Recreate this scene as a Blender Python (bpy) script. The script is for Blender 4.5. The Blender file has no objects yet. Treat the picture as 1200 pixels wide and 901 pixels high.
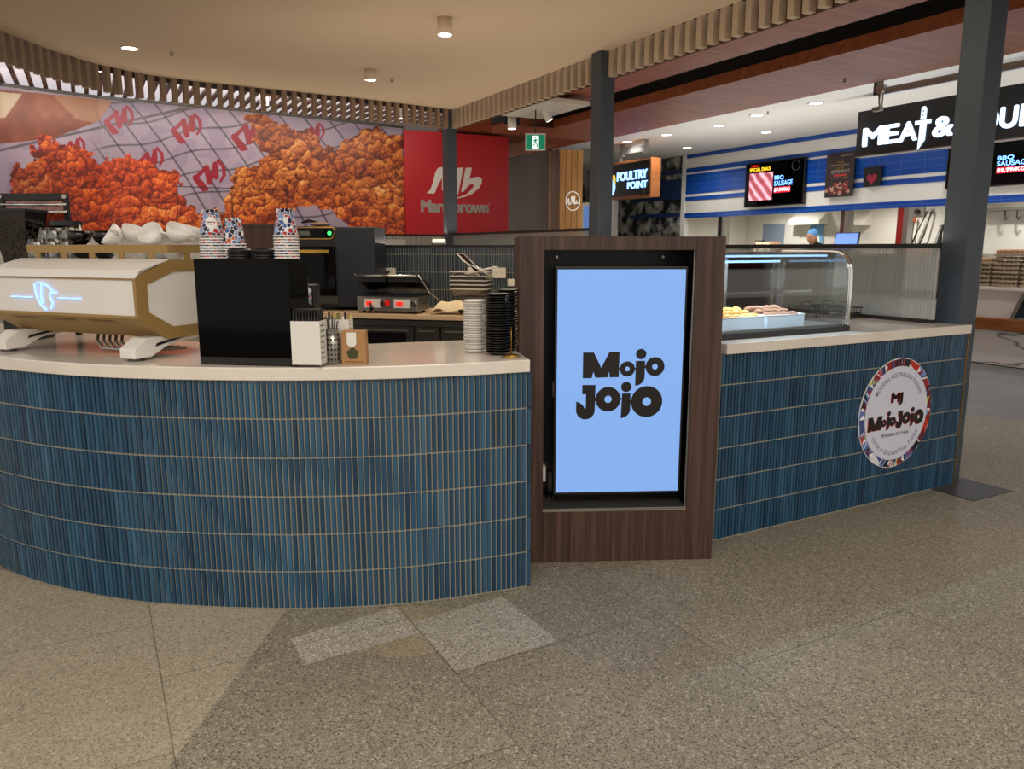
import bpy, bmesh, math, random
import numpy as np
from mathutils import Matrix, Vector
random.seed(7)
C = bpy.context.scene.collection
PI = math.pi
# ------------------------------------------------------------------ camera
F_PX = 901.0; PITCH = math.atan(160/901.); EYE = 1.4
cp_, sp_ = math.cos(PITCH), math.sin(PITCH)
cam_d = bpy.data.cameras.new('camera'); cam = bpy.data.objects.new('camera', cam_d); C.objects.link(cam)
cam.location = (0, 0, EYE); cam.rotation_euler = (PI/2-PITCH, 0, 0)
cam_d.sensor_fit = 'HORIZONTAL'; cam_d.sensor_width = 36; cam_d.lens = 36*F_PX/1200; cam_d.clip_start = .05; cam_d.clip_end = 200
sc = bpy.context.scene; sc.camera = cam
sc.view_settings.view_transform = 'Standard'; sc.view_settings.look = 'None'
sc.view_settings.exposure = 0.0; sc.view_settings.gamma = 1; sc.view_settings.use_curve_mapping = False
# ------------------------------------------------------------------ world and large lights
wd = bpy.data.worlds.new('world'); sc.world = wd; wd.use_nodes = True
wd.node_tree.nodes['Background'].inputs[0].default_value = (1.0, .90, .80, 1)
wd.node_tree.nodes['Background'].inputs[1].default_value = .90
# the mall grid: s runs along the service counter, t runs back into the kiosk
A_ = math.radians(61.5); UX, UY = math.sin(A_), math.cos(A_); P0 = (2.69, 4.47); GR = math.radians(28.5)
def W(s, t, z=0): return Vector((P0[0]+s*UX-t*UY, P0[1]+s*UY+t*UX, z))
def area(name, loc, size, power, color=(1, 1, 1), rot=(0, 0, 0), sy=None):
    l = bpy.data.lights.new(name, 'AREA'); l.energy = power; l.color = color; l.size = size
    if sy: l.shape = 'RECTANGLE'; l.size_y = sy
    o = bpy.data.objects.new(name, l); C.objects.link(o); o.location = loc; o.rotation_euler = rot; return o
area('mall_light', (.5, -1.2, 4.6), 5, 185, (1, .92, .80), (math.radians(12), 0, 0), 3)
area('mall_light_right', (4.9, 2.2, 3.9), 2.5, 50, (1, .94, .85), (0, 0, GR), 4)
area('kiosk_light', (-.6, 4.9, 3.2), 2.4, 46, (1, .83, .64))
# unseen upward strips added to brighten the canopy and shop ceilings, not real fixtures
area('wall_top_fill', (-.95, 6.75, 1.44), 2.1, 13, (1, .82, .62), (PI, 0, math.radians(-14)), .04)
area('screen_top_fill', W(0, 5.6, 1.61), 3.2, 12, (1, .82, .62), (PI, 0, GR+PI/2), .03)
area('screen_top_fill', W(-3.1, 7.46, 1.60), 6.0, 24, (1, .82, .62), (PI, 0, GR), .03)
area('screen_top_fill', W(-.2, 1.9, 1.435), 3.4, 9, (1, .84, .66), (PI, 0, GR+PI/2), .03)
area('fridge_top_fill', W(5.12, 6.3, 1.34), 5.4, 60, (1, .97, .93), (PI, 0, GR+PI/2), .04)
area('counter_top_fill', W(5.85, .5, 1.0), 5.0, 45, (1, .97, .93), (PI, 0, GR+PI/2), .04)
area('mural_light', W(-2.2, 8.9, 3.42), 6.5, 48, (1, .9, .8), (math.radians(38), 0, GR), .5)
area('mural_light_left', (-4.9, 8.9, 3.42), 3.5, 14, (1, .9, .8), (math.radians(38), 0, math.radians(52)), .5)
# ------------------------------------------------------------------ finding where a sight line meets the place
def ray(x, y):
    a = (x-600)/F_PX; b = (450.5-y)/F_PX
    return a, cp_+b*sp_, -sp_+b*cp_
def atz(x, y, z):
    a, b, c = ray(x, y); k = (z-EYE)/c; return Vector((a*k, b*k, z))
def atY(x, y, Y):
    a, b, c = ray(x, y); k = Y/b; return Vector((a*k, Y, EYE+c*k))
def pl(x, y, loc, rz):     # local x, z on the upright plane through loc turned by rz
    dx, dy = math.cos(rz), math.sin(rz); nx, ny = -dy, dx
    a, b, c = ray(x, y); k = (nx*loc[0]+ny*loc[1])/(nx*a+ny*b)
    return (a*k-loc[0])*dx+(b*k-loc[1])*dy, EYE+c*k-loc[2]
def hs(x, y, s):
    l = W(s, 0); lx, z = pl(x, y, l, -A_); return -lx, z     # t, z
def ht(x, y, t):
    l = W(0, t); return pl(x, y, l, GR)                       # s, z
# ------------------------------------------------------------------ materials
def lin(c):
    return tuple(((v/255)/12.92 if v/255 <= .04045 else ((v/255+.055)/1.055)**2.4) for v in c[:3])+(1,)
MATS = {}
def mat(name, col=(200, 200, 200), rough=.5, metal=0, emit=0, spec=.5, trans=0, alpha=1, ecol=None, coat=0):
    if name in MATS: return MATS[name]
    m = bpy.data.materials.new(name); m.use_nodes = True; b = m.node_tree.nodes['Principled BSDF']
    b.inputs['Base Color'].default_value = lin(col); b.inputs['Roughness'].default_value = rough
    b.inputs['Metallic'].default_value = metal; b.inputs['Specular IOR Level'].default_value = spec
    b.inputs['Transmission Weight'].default_value = trans; b.inputs['Alpha'].default_value = alpha
    b.inputs['Coat Weight'].default_value = coat
    if emit:
        b.inputs['Emission Color'].default_value = lin(ecol or col); b.inputs['Emission Strength'].default_value = emit
    # faint procedural unevenness of the finish
    nt = m.node_tree
    if not emit and not trans:
        tc = nt.nodes.new('ShaderNodeTexCoord'); n = nt.nodes.new('ShaderNodeTexNoise'); n.inputs['Scale'].default_value = 30
        mr = nt.nodes.new('ShaderNodeMapRange'); e_ = .05 if rough > .4 else .01; mr.inputs['To Min'].default_value = max(0, rough-e_); mr.inputs['To Max'].default_value = min(1, rough+e_)
        nt.links.new(tc.outputs['Object'], n.inputs['Vector']); nt.links.new(n.outputs['Fac'], mr.inputs['Value']); nt.links.new(mr.outputs['Result'], b.inputs['Roughness'])
    MATS[name] = m; return m
def nodes(m): return m.node_tree, m.node_tree.nodes, m.node_tree.links, m.node_tree.nodes['Principled BSDF']
def ramp(nt, stops, interp='LINEAR'):
    r = nt.nodes.new('ShaderNodeValToRGB'); cr = r.color_ramp; cr.interpolation = interp
    while len(cr.elements) < len(stops): cr.elements.new(.5)
    for e, (p, c) in zip(cr.elements, stops): e.position = p; e.color = lin(c)
    return r
def glass(name, tint=(225, 235, 235), refl=.08, rough=.02):
    m = bpy.data.materials.new(name); m.use_nodes = True; nt = m.node_tree; nt.nodes.clear()
    o = nt.nodes.new('ShaderNodeOutputMaterial'); t = nt.nodes.new('ShaderNodeBsdfTransparent'); g = nt.nodes.new('ShaderNodeBsdfGlossy')
    t.inputs[0].default_value = lin(tint); g.inputs['Roughness'].default_value = rough
    lw = nt.nodes.new('ShaderNodeFresnel'); lw.inputs[0].default_value = 1.45
    ad = nt.nodes.new('ShaderNodeMath'); ad.operation = 'ADD'; ad.inputs[1].default_value = refl-.04; ad.use_clamp = True
    mx = nt.nodes.new('ShaderNodeMixShader')
    nt.links.new(lw.outputs[0], ad.inputs[0]); nt.links.new(ad.outputs[0], mx.inputs[0])
    nt.links.new(t.outputs[0], mx.inputs[1]); nt.links.new(g.outputs[0], mx.inputs[2]); nt.links.new(mx.outputs[0], o.inputs[0])
    MATS[name] = m; return m
def wood(name, c1, c2, c3, scale=(38, 38, 1.6), rough=.4, rot=(0, 0, 0)):
    m = mat(name, c1, rough); nt, N, L, b = nodes(m)
    tc = N.new('ShaderNodeTexCoord'); mp = N.new('ShaderNodeMapping'); mp.inputs['Scale'].default_value = scale; mp.inputs['Rotation'].default_value = rot
    n = N.new('ShaderNodeTexNoise'); n.inputs['Scale'].default_value = 1.0; n.inputs['Detail'].default_value = 6; n.inputs['Distortion'].default_value = .6
    r = ramp(nt, [(.3, c1), (.5, c2), (.72, c3)])
    L.new(tc.outputs['Object'], mp.inputs['Vector']); L.new(mp.outputs[0], n.inputs['Vector']); L.new(n.outputs['Fac'], r.inputs[0]); L.new(r.outputs[0], b.inputs['Base Color'])
    return m
def attr_mat(name, attr='Col', rough=.4, coat=0, gain=None):
    m = mat(name, (200, 200, 200), rough, coat=coat); nt, N, L, b = nodes(m)
    a = N.new('ShaderNodeAttribute'); a.attribute_name = attr; L.new(a.outputs['Color'], b.inputs['Base Color']); return m
def terrazzo(name, base, dark, light, chip=1.0):
    m = mat(name, base, .55); nt, N, L, b = nodes(m)
    tc = N.new('ShaderNodeTexCoord')
    def spk(scale, a0, a1):
        v = N.new('ShaderNodeTexVoronoi'); v.inputs['Scale'].default_value = scale; L.new(tc.outputs['Object'], v.inputs['Vector'])
        s = N.new('ShaderNodeSeparateColor'); L.new(v.outputs['Color'], s.inputs[0])
        r = N.new('ShaderNodeMapRange'); r.inputs['From Min'].default_value = a0; r.inputs['From Max'].default_value = a1; L.new(s.outputs[0], r.inputs[0])
        return r.outputs[0]
    cur = None
    n = N.new('ShaderNodeTexNoise'); n.inputs['Scale'].default_value = 1.3; n.inputs['Detail'].default_value = 3; L.new(tc.outputs['Object'], n.inputs['Vector'])
    r0 = ramp(nt, [(.3, tuple(v*.93 for v in base)), (.7, tuple(min(255, v*1.06) for v in base))]); L.new(n.outputs['Fac'], r0.inputs[0]); cur = r0.outputs[0]
    for sc_, a0, a1, col, amt in ((185, .76, .82, dark, .85*chip), (150, .88, .93, light, .7*chip), (330, .6, .75, dark, .5*chip), (380, .7, .8, light, .4*chip)):
        f = spk(sc_, a0, a1); mm = N.new('ShaderNodeMath'); mm.operation = 'MULTIPLY'; mm.inputs[1].default_value = amt; L.new(f, mm.inputs[0])
        mx = N.new('ShaderNodeMix'); mx.data_type = 'RGBA'; L.new(mm.outputs[0], mx.inputs[0]); L.new(cur, mx.inputs[6]); mx.inputs[7].default_value = lin(col); cur = mx.outputs[2]
    # joints between the big slabs, on the mall grid
    mp = N.new('ShaderNodeMapping'); mp.vector_type = 'TEXTURE'; mp.inputs['Location'].default_value = (P0[0], P0[1], 0); mp.inputs['Rotation'].default_value = (0, 0, GR)
    L.new(tc.outputs['Object'], mp.inputs[0]); sx = N.new('ShaderNodeSeparateXYZ'); L.new(mp.outputs[0], sx.inputs[0])
    cx = N.new('ShaderNodeCombineXYZ')
    a1_ = N.new('ShaderNodeMath'); a1_.inputs[1].default_value = 86.8*1+.0+.06+.012*1; a2_ = N.new('ShaderNodeMath'); a2_.inputs[1].default_value = .043+86.0
    a1_.inputs[1].default_value = 86.8+.063
    L.new(sx.outputs[0], a1_.inputs[0]); L.new(sx.outputs[1], a2_.inputs[0]); L.new(a2_.outputs[0], cx.inputs[0]); L.new(a1_.outputs[0], cx.inputs[1])
    bk = N.new('ShaderNodeTexBrick'); bk.inputs['Scale'].default_value = 1; bk.inputs['Mortar Size'].default_value = .0024; bk.inputs['Mortar Smooth'].default_value = .3
    bk.inputs['Brick Width'].default_value = .86; bk.inputs['Row Height'].default_value = .868; bk.offset = .5
    bk.inputs['Color1'].default_value = (1, 1, 1, 1); bk.inputs['Color2'].default_value = (.86, .86, .86, 1); bk.inputs['Mortar'].default_value = (.45, .43, .4, 1)
    L.new(cx.outputs[0], bk.inputs['Vector'])
    mu = N.new('ShaderNodeMix'); mu.data_type = 'RGBA'; mu.blend_type = 'MULTIPLY'; mu.inputs[0].default_value = 1; L.new(cur, mu.inputs[6]); L.new(bk.outputs['Color'], mu.inputs[7])
    L.new(mu.outputs[2], b.inputs['Base Color']); return m

M = dict(
 white=mat('white_paint', (228, 226, 220), .5), offwhite=mat('white_laminate', (235, 232, 226), .18, coat=.2),
 black=mat('black_plastic', (16, 16, 17), .4), gloss=mat('black_gloss', (3, 3, 4), .06, spec=.12), char=mat('charcoal_metal', (66, 76, 86), .42, .2),
 steel=mat('brushed_steel', (170, 168, 162), .3, .9), dsteel=mat('dark_steel', (88, 86, 82), .35, .8), chrome=mat('polished_chrome', (215, 218, 220), .12, 1),
 gold=mat('gold_trim', (158, 128, 74), .45, .15), mwhite=mat('machine_white', (230, 228, 224), .35), brass=mat('brass', (190, 150, 70), .25, .9),
 ceramic=mat('white_ceramic', (236, 234, 230), .15), bceramic=mat('black_ceramic', (14, 14, 15), .12), grout=mat('grout', (164, 160, 146), .9),
 red=mat('red_panel', (186, 12, 22), .45), bonew=mat('sign_cream', (226, 218, 205), .5), cream=mat('cream_plaster', (228, 224, 212), .8),
 greyw=mat('grey_wall', (112, 106, 104), .8), ceil=mat('canopy_plaster', (214, 195, 171), .75), shopw=mat('shop_white', (232, 230, 222), .6),
 rubber=mat('rubber', (22, 22, 22), .8), kraft=mat('kraft_paper', (172, 128, 84), .8), green=mat('dark_green_ink', (66, 68, 40), .8),
 cloth=mat('cream_cloth', (226, 206, 170), .9), skin=mat('skin', (196, 140, 110), .5), hairnet=mat('blue_hairnet', (96, 156, 214), .7), dark_shirt=mat('dark_shirt', (40, 40, 44), .9),
 egg=mat('pulp_tray', (176, 158, 136), .9), eggs=mat('brown_egg', (196, 150, 112), .6), lid=mat('black_lid', (26, 25, 25), .35),
 pan=mat('white_food_pan', (214, 226, 236), .25), pastry=mat('golden_pastry', (214, 160, 70), .6), pastry2=mat('brown_pastry', (140, 96, 66), .7),
 redp=mat('red_enamel', (150, 20, 18), .4), orange=mat('orange_board', (214, 120, 30), .5), door=mat('blue_grey_door', (140, 156, 176), .6),
 floorpl=mat('steel_floor_plate', (66, 66, 68), .45, .3), dwood=wood('dark_box_wood', (52, 32, 24), (70, 44, 32), (88, 58, 42)),
 walnut=wood('walnut_laminate', (46, 31, 25), (66, 45, 36), (92, 66, 53), (46, 46, 1.3), .45),
 cwood=wood('ceiling_wood', (136, 72, 42), (154, 84, 50), (168, 98, 62), (1.2, 14, 14), .5, (0, 0, 0)),
 batten=mat('taupe_batten', (150, 128, 108), .6), battenw=mat('pale_batten', (190, 172, 150), .6), timber=wood('golden_timber', (150, 100, 40), (176, 124, 56), (192, 140, 70), (30, 30, 1.2), .5),
 timbrail=wood('rail_timber', (120, 70, 34), (146, 88, 44), (160, 100, 54), (2, 20, 20), .4),
 lamp=mat('lamp_glow', (255, 244, 228), emit=9), lamp2=mat('shop_lamp_glow', (240, 248, 255), emit=7), led=mat('led_white_blue', (160, 205, 255), emit=1.5),
 letter=mat('letter_glow', (216, 236, 255), emit=1.15), screen=mat('screen_blue', (16, 20, 26), .25, emit=.92, ecol=(138, 182, 246)), logo=mat('logo_ink', (20, 14, 14), .35),
 glass=glass('clear_glass'), cglass=glass('case_glass', (240, 246, 248), .09), bottle=glass('glassware', (242, 244, 244), .16), acry=glass('clear_plastic', (215, 210, 205), .16, .1),
)
# ------------------------------------------------------------------ mesh builder
class MB:
    def __init__(s): s.v = []; s.f = []; s.m = []; s.c = []; s.sm = []
    def add(s, vs, fs, mi=0, col=None, sm=False, T=None):
        o = len(s.v)
        for p in vs:
            p = Vector(p); s.v.append(T @ p if T else p)
        for f in fs: s.f.append([i+o for i in f]); s.m.append(mi); s.c.append(col); s.sm.append(sm)
        return s
    def box(s, x0, y0, z0, x1, y1, z1, mi=0, bev=0, T=None, col=None):
        if not bev:
            vs = [(x, y, z) for z in (z0, z1) for y in (y0, y1) for x in (x0, x1)]
            return s.add(vs, [(0, 2, 3, 1), (4, 5, 7, 6), (0, 1, 5, 4), (2, 6, 7, 3), (0, 4, 6, 2), (1, 3, 7, 5)], mi, col, False, T)
        bm = bmesh.new(); bmesh.ops.create_cube(bm, size=1)
        for v in bm.verts: v.co = Vector(((x0+x1)/2+v.co.x*(x1-x0), (y0+y1)/2+v.co.y*(y1-y0), (z0+z1)/2+v.co.z*(z1-z0)))
        bmesh.ops.bevel(bm, geom=list(bm.edges), offset=bev, segments=2, profile=.6, affect='EDGES')
        bm.verts.ensure_lookup_table()
        s.add([v.co.copy() for v in bm.verts], [[v.index for v in f.verts] for f in bm.faces], mi, col, False, T); bm.free(); return s
    def prism(s, pts, z0, z1, mi=0, T=None, col=None):      # outline in x, y
        n = len(pts); vs = [(p[0], p[1], z0) for p in pts]+[(p[0], p[1], z1) for p in pts]
        A = sum(pts[i][0]*pts[(i+1) % n][1]-pts[(i+1) % n][0]*pts[i][1] for i in range(n))
        lo = list(range(n)); hi = list(range(n, 2*n))
        if A > 0: lo.reverse()
        else: hi.reverse()
        fs = [lo, hi]+[((i, (i+1) % n, (i+1) % n+n, i+n) if A > 0 else ((i+1) % n, i, i+n, (i+1) % n+n)) for i in range(n)]
        return s.add(vs, fs, mi, col, False, T)
    def plate(s, pts, y0, y1, mi=0, col=None, T=None):           # outline in x, z ; thickness along y
        R = Matrix(((1, 0, 0, 0), (0, 0, 1, 0), (0, 1, 0, 0), (0, 0, 0, 1)))
        return s.prism(pts, y0, y1, mi, (T @ R) if T else R, col)
    def lathe(s, prof, n=24, cx=0, cy=0, cz=0, mi=0, T=None, sm=True, ax=None):
        vs = []; fs = []; k = len(prof)
        for i in range(n):
            a = 2*PI*i/n
            for r, z in prof: vs.append((cx+r*math.cos(a), cy+r*math.sin(a), cz+z))
        for i in range(n):
            j = (i+1) % n
            for q in range(k-1): fs.append((i*k+q, j*k+q, j*k+q+1, i*k+q+1))
        return s.add(vs, fs, mi, None, sm, T)
    def cyl(s, cx, cy, z0, z1, r, n=20, mi=0, r2=None, T=None):
        r2 = r if r2 is None else r2
        s.lathe([(1e-4, z0), (r, z0)], n, cx, cy, 0, mi, T, False); s.lathe([(r, z0), (r2, z1)], n, cx, cy, 0, mi, T); return s.lathe([(r2, z1), (1e-4, z1)], n, cx, cy, 0, mi, T, False)
    def tube(s, path, r, n=8, mi=0, closed=False, T=None):
        P = [Vector(p) for p in path]; k = len(P); vs = []; fs = []
        for i, p in enumerate(P):
            d = (P[(i+1) % k]-P[i-1]) if closed else (P[min(i+1, k-1)]-P[max(i-1, 0)])
            d.normalize(); a = Vector((0, 0, 1)) if abs(d.z) < .9 else Vector((1, 0, 0)); e1 = d.cross(a).normalized(); e2 = d.cross(e1)
            for j in range(n): t = 2*PI*j/n; vs.append(p+(e1*math.cos(t)+e2*math.sin(t))*r)
        for i in range(k if closed else k-1):
            for j in range(n): a, b = i*n+j, i*n+(j+1) % n; c = ((i+1) % k)*n; fs.append((a, b, c+(j+1) % n, c+j))
        if not closed: fs += [list(range(n))[::-1], list(range((k-1)*n, k*n))]
        return s.add(vs, fs, mi, None, True, T)
    def ball(s, c, rx, ry=None, rz=None, n=12, mi=0, T=None, col=None):
        ry = ry or rx; rz = rz or rx; vs = []; fs = []; m = n//2
        for i in range(m+1):
            ph = PI*i/m
            for j in range(n): th = 2*PI*j/n; vs.append((c[0]+rx*math.sin(ph)*math.cos(th), c[1]+ry*math.sin(ph)*math.sin(th), c[2]+rz*math.cos(ph)))
        for i in range(m):
            for j in range(n): fs.append((i*n+j, (i+1)*n+j, (i+1)*n+(j+1) % n, i*n+(j+1) % n))
        return s.add(vs, fs, mi, col, True, T)
    def ring(s, cx, cz, ro, ri, y, mi=0, n=40, th=.001, kx=1):    # flat ring in the x, z plane
        vs = []; fs = []
        for i in range(n):
            a = 2*PI*i/n; c, d = math.cos(a)*kx, math.sin(a)
            vs += [(cx+ro*c, y, cz+ro*d), (cx+ri*c, y, cz+ri*d), (cx+ro*c, y+th, cz+ro*d), (cx+ri*c, y+th, cz+ri*d)]
        for i in range(n):
            a, b = i*4, ((i+1) % n)*4
            fs += [(a, a+1, b+1, b), (a+2, b+2, b+3, a+3), (a, b, b+2, a+2), (a+1, a+3, b+3, b+1)]
        return s.add(vs, fs, mi)
    def build(s, name, mats, parent=None, loc=None, rz=0):
        me = bpy.data.meshes.new(name); me.from_pydata([tuple(v) for v in s.v], [], s.f)
        if not isinstance(mats, (list, tuple)): mats = [mats]
        for m in mats: me.materials.append(m)
        me.polygons.foreach_set('material_index', s.m); me.polygons.foreach_set('use_smooth', s.sm)
        if any(c is not None for c in s.c):
            at = me.color_attributes.new('Col', 'FLOAT_COLOR', 'CORNER'); arr = []
            for f, c in zip(s.f, s.c): arr += list(c or (1, 1, 1, 1))*len(f)
            at.data.foreach_set('color', arr)
        me.update(); o = bpy.data.objects.new(name, me); C.objects.link(o)
        if parent: o.parent = parent
        if loc is not None: o.location = loc
        o.rotation_euler = (0, 0, rz); return o
def tag(o, label, cat, group=None, kind=None):
    o['label'] = label; o['category'] = cat
    if group: o['group'] = group
    if kind: o['kind'] = kind
    return o
def thing(name, label, cat, loc=(0, 0, 0), rz=0, group=None):
    o = bpy.data.objects.new(name, None); C.objects.link(o); o.location = loc; o.rotation_euler = (0, 0, rz); o.empty_display_size = .1
    return tag(o, label, cat, group)
def struct(name, mb, mats, st=True):
    o = mb.build(name, mats, None, (P0[0], P0[1], 0) if st else None, GR if st else 0); o['kind'] = 'structure'; return o
def stthing(name, label, cat, s, t, z=0, group=None, rz=0): return thing(name, label, cat, W(s, t, z), GR+rz, group)
def dup(root, loc, rz=None, label=None, group=None):
    r = root.copy(); C.objects.link(r); r.location = loc
    if rz is not None: r.rotation_euler = (0, 0, rz)
    if label: r['label'] = label
    if group: r['group'] = group
    for ch in list(root.children):
        c = ch.copy(); C.objects.link(c); c.parent = r
        for g in list(ch.children):
            d = g.copy(); C.objects.link(d); d.parent = c
    return r
def text(body, x0, z0, x1, z1, y, m, parent, name='lettering', bold=.02, th=.002, shear=0, sp=1.0, facing=1):
    cu = bpy.data.curves.new('t', 'FONT'); cu.body = body; cu.size = 1; cu.offset = 0; cu.extrude = .01; cu.shear = shear; cu.space_character = sp
    to = bpy.data.objects.new('t', cu); C.objects.link(to); dg = bpy.context.evaluated_depsgraph_get(); me = bpy.data.meshes.new_from_object(to.evaluated_get(dg))
    bpy.data.objects.remove(to); bpy.data.curves.remove(cu)
    n = len(me.vertices); a = np.zeros(n*3); me.vertices.foreach_get('co', a); a = a.reshape(n, 3)
    mn, mx = a.min(0), a.max(0); b = np.zeros_like(a)
    b[:, 0] = x0+(a[:, 0]-mn[0])/(mx[0]-mn[0])*(x1-x0); b[:, 2] = z0+(a[:, 1]-mn[1])/(mx[1]-mn[1])*(z1-z0); b[:, 1] = y-th+(mx[2]-a[:, 2])/(mx[2]-mn[2])*th
    me.vertices.foreach_set('co', b.ravel())
    if bold:      # heavier strokes: the outline repeated a little to each side, all in one mesh
        kx = bold*(x1-x0)/(mx[0]-mn[0]); kz = bold*(z1-z0)/(mx[1]-mn[1]); fs = [list(p.vertices) for p in me.polygons]; V_ = []; F_ = []
        for dx, dz in ((0, 0), (1, 0), (-1, 0), (0, 1), (0, -1), (.75, .75), (-.75, .75), (.75, -.75), (-.75, -.75)):
            q = b.copy(); q[:, 0] += dx*kx; q[:, 2] += dz*kz; o_ = len(V_); V_ += q.tolist(); F_ += [[i+o_ for i in f] for f in fs]
        me = bpy.data.meshes.new(name); me.from_pydata(V_, [], F_)
    me.materials.clear(); me.materials.append(m); me.update(); me.name = name
    o = bpy.data.objects.new(name, me); C.objects.link(o); o.parent = parent; return o
def spot(loc, power, color=(1, .86, .68), ang=130, name='downlight_beam', r=.05, parent=None):
    l = bpy.data.lights.new(name, 'SPOT'); l.energy = power; l.color = color; l.spot_size = math.radians(ang); l.spot_blend = .7; l.shadow_soft_size = r
    o = bpy.data.objects.new(name, l); C.objects.link(o); o.location = loc; return o
# ================================================================== SETTING
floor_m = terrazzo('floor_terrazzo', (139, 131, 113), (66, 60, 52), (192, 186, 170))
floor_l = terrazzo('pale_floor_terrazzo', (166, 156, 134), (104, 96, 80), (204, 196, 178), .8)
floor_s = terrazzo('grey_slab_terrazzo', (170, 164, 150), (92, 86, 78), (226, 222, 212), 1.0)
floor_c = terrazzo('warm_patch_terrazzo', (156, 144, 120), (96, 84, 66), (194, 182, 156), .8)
floor_g = terrazzo('grey_hall_floor', (122, 122, 122), (96, 96, 96), (146, 146, 146), .4)
mb = MB()
mb.add([(-22, -6, 0), (26, -6, 0), (26, 34, 0), (-22, 34, 0)], [(0, 1, 2, 3)], 0)
def patch(pts, z, mi): mb.add([(p[0], p[1], z) for p in pts], [list(range(len(pts)))], mi)
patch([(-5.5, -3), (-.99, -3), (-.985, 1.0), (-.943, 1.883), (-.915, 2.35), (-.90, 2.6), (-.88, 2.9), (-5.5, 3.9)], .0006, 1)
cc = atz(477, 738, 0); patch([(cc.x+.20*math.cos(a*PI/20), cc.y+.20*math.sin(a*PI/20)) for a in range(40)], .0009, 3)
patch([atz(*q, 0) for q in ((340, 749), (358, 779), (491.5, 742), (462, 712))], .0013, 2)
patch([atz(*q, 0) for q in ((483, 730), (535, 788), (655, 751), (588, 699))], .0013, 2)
g = [atz(1040, 478, 0), atz(1320, 503, 0)]; patch([g[0], g[1], (12, 9), (12, 14), (3, 14)], .0006, 4)
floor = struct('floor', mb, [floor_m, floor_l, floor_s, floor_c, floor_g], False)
# canopy over the kiosk
cv = [(-4.40, 7.04), (-4.36, 7.69), (-4.22, 8.28), (-3.94, 8.76), (-3.54, 9.11), (-2.99, 9.44), (-2.56, 9.70), (-1.74, 10.20), (-1.2, 10.60), (-.80, 10.885)]
E0 = W(0, -3.2)
canopy = [(-3.9, 2.2), (-4.25, 4.0), (-4.38, 5.6)]+cv+[(E0.x, E0.y)]+[(2.6, 1.2), (-2.5, 1.2)]
struct('ceiling', MB().prism(canopy, 3.24, 3.62), M['ceil'], False)
def walk(pts, step):
    out = []; acc = 0
    for (x0, y0), (x1, y1) in zip(pts, pts[1:]):
        L = math.hypot(x1-x0, y1-y0); d = acc
        while d < L: out.append((x0+(x1-x0)*d/L, y0+(y1-y0)*d/L, math.atan2(y1-y0, x1-x0))); d += step
        acc = d-L
    return out
mb = MB()
for x, y, a in walk([(-4.38, 5.6)]+cv, .122):
    T = Matrix.Translation((x, y, 0)) @ Matrix.Rotation(a, 4, 'Z'); mb.box(-.024, .0, 2.99, .024, .075, 3.26, 0, 0, T)
mb2 = MB()
for (x0, y0), (x1, y1) in zip(cv, cv[1:]):
    a = math.atan2(y1-y0, x1-x0); T = Matrix.Translation((x0, y0, 0)) @ Matrix.Rotation(a, 4, 'Z'); L = math.hypot(x1-x0, y1-y0); mb.box(0, .08, 3.20, L, .10, 3.26, 1, 0, T)
t = thing('batten_fringe', 'curved fringe of upright taupe battens along the canopy edge above the chicken mural', 'ceiling trim', (0, 0, 0))
mb.build('batten_row', [M['batten'], M['dsteel']], t)
t = stthing('batten_fringe', 'straight fringe of upright pale battens on the canopy edge running past the middle post', 'ceiling trim', 0, 0, 0)
mb = MB(); k = -3.1
while k < 7.45: mb.box(.0, k, 3.005, .07, k+.060, 3.25, 0); k += .135
mb.box(.072, -3.1, 3.0, .085, 7.4, 3.3, 1)
mb.build('batten_row', [M['battenw'], mat('batten_backing', (84, 60, 42), .7)], t)
# timber ceiling beyond the canopy: panel, black slot, panel
struct('trim_1', MB().box(.09, -3.5, 3.24, 1.23, 7.0, 3.3), M['cwood'])
struct('trim_2', MB().box(1.23, -3.5, 3.42, 1.83, 8.6, 3.46).box(1.22, -3.5, 3.3, 1.24, 8.6, 3.46).box(1.83, -3.5, 3.30, 1.85, 8.6, 3.46), M['black'])
struct('trim_3', MB().box(1.83, -3.5, 3.18, 3.22, 8.6, 3.30).box(1.25, 7.7, 3.18, 1.83, 8.6, 3.3).box(1.25, 8.6, 3.47, 3.3, 13, 3.52).box(3.17, 8.6, 3.20, 3.22, 13, 3.5), M['cwood'])
struct('trim_4', MB().box(1.0, 7.0, 3.42, 1.83, 7.7, 3.46).box(1.0, 7.7, 3.18, 1.83, 7.72, 3.46), M['black'])
t = stthing('ceiling_grille', 'pale slatted ceiling grille near the far canopy corner', 'grille', .12, 5.6, 3.12)
mb = MB()
for i in range(16): mb.box(0, i*.075, 0, .95, i*.075+.03, .05)
mb.box(0, 0, .05, .95, 1.2, .06, 1); mb.build('slats', [M['offwhite'], M['batten']], t)
# mall ceiling of pale baffles beyond the curved fringe
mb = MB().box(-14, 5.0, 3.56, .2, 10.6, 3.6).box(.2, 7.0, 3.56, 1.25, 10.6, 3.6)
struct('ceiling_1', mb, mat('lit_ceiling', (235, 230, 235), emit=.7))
mb = MB(); k = -13.8
while k < 1.2: mb.box(k, 5.2 if k < -.1 else 7.1, 3.50, k+.05, 10.42, 3.54); k += .16
struct('ceiling_2', mb, mat('baffle_brown', (96, 76, 62), .7))
struct('wall_far', MB().box(-14, 10.75, 0, 2.5, 10.85, 4), M['greyw'])
mb = MB().box(3.2, 10.12, 0, 3.3, 12.2, 3.4); struct('wall_back', mb, M['greyw'])
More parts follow.
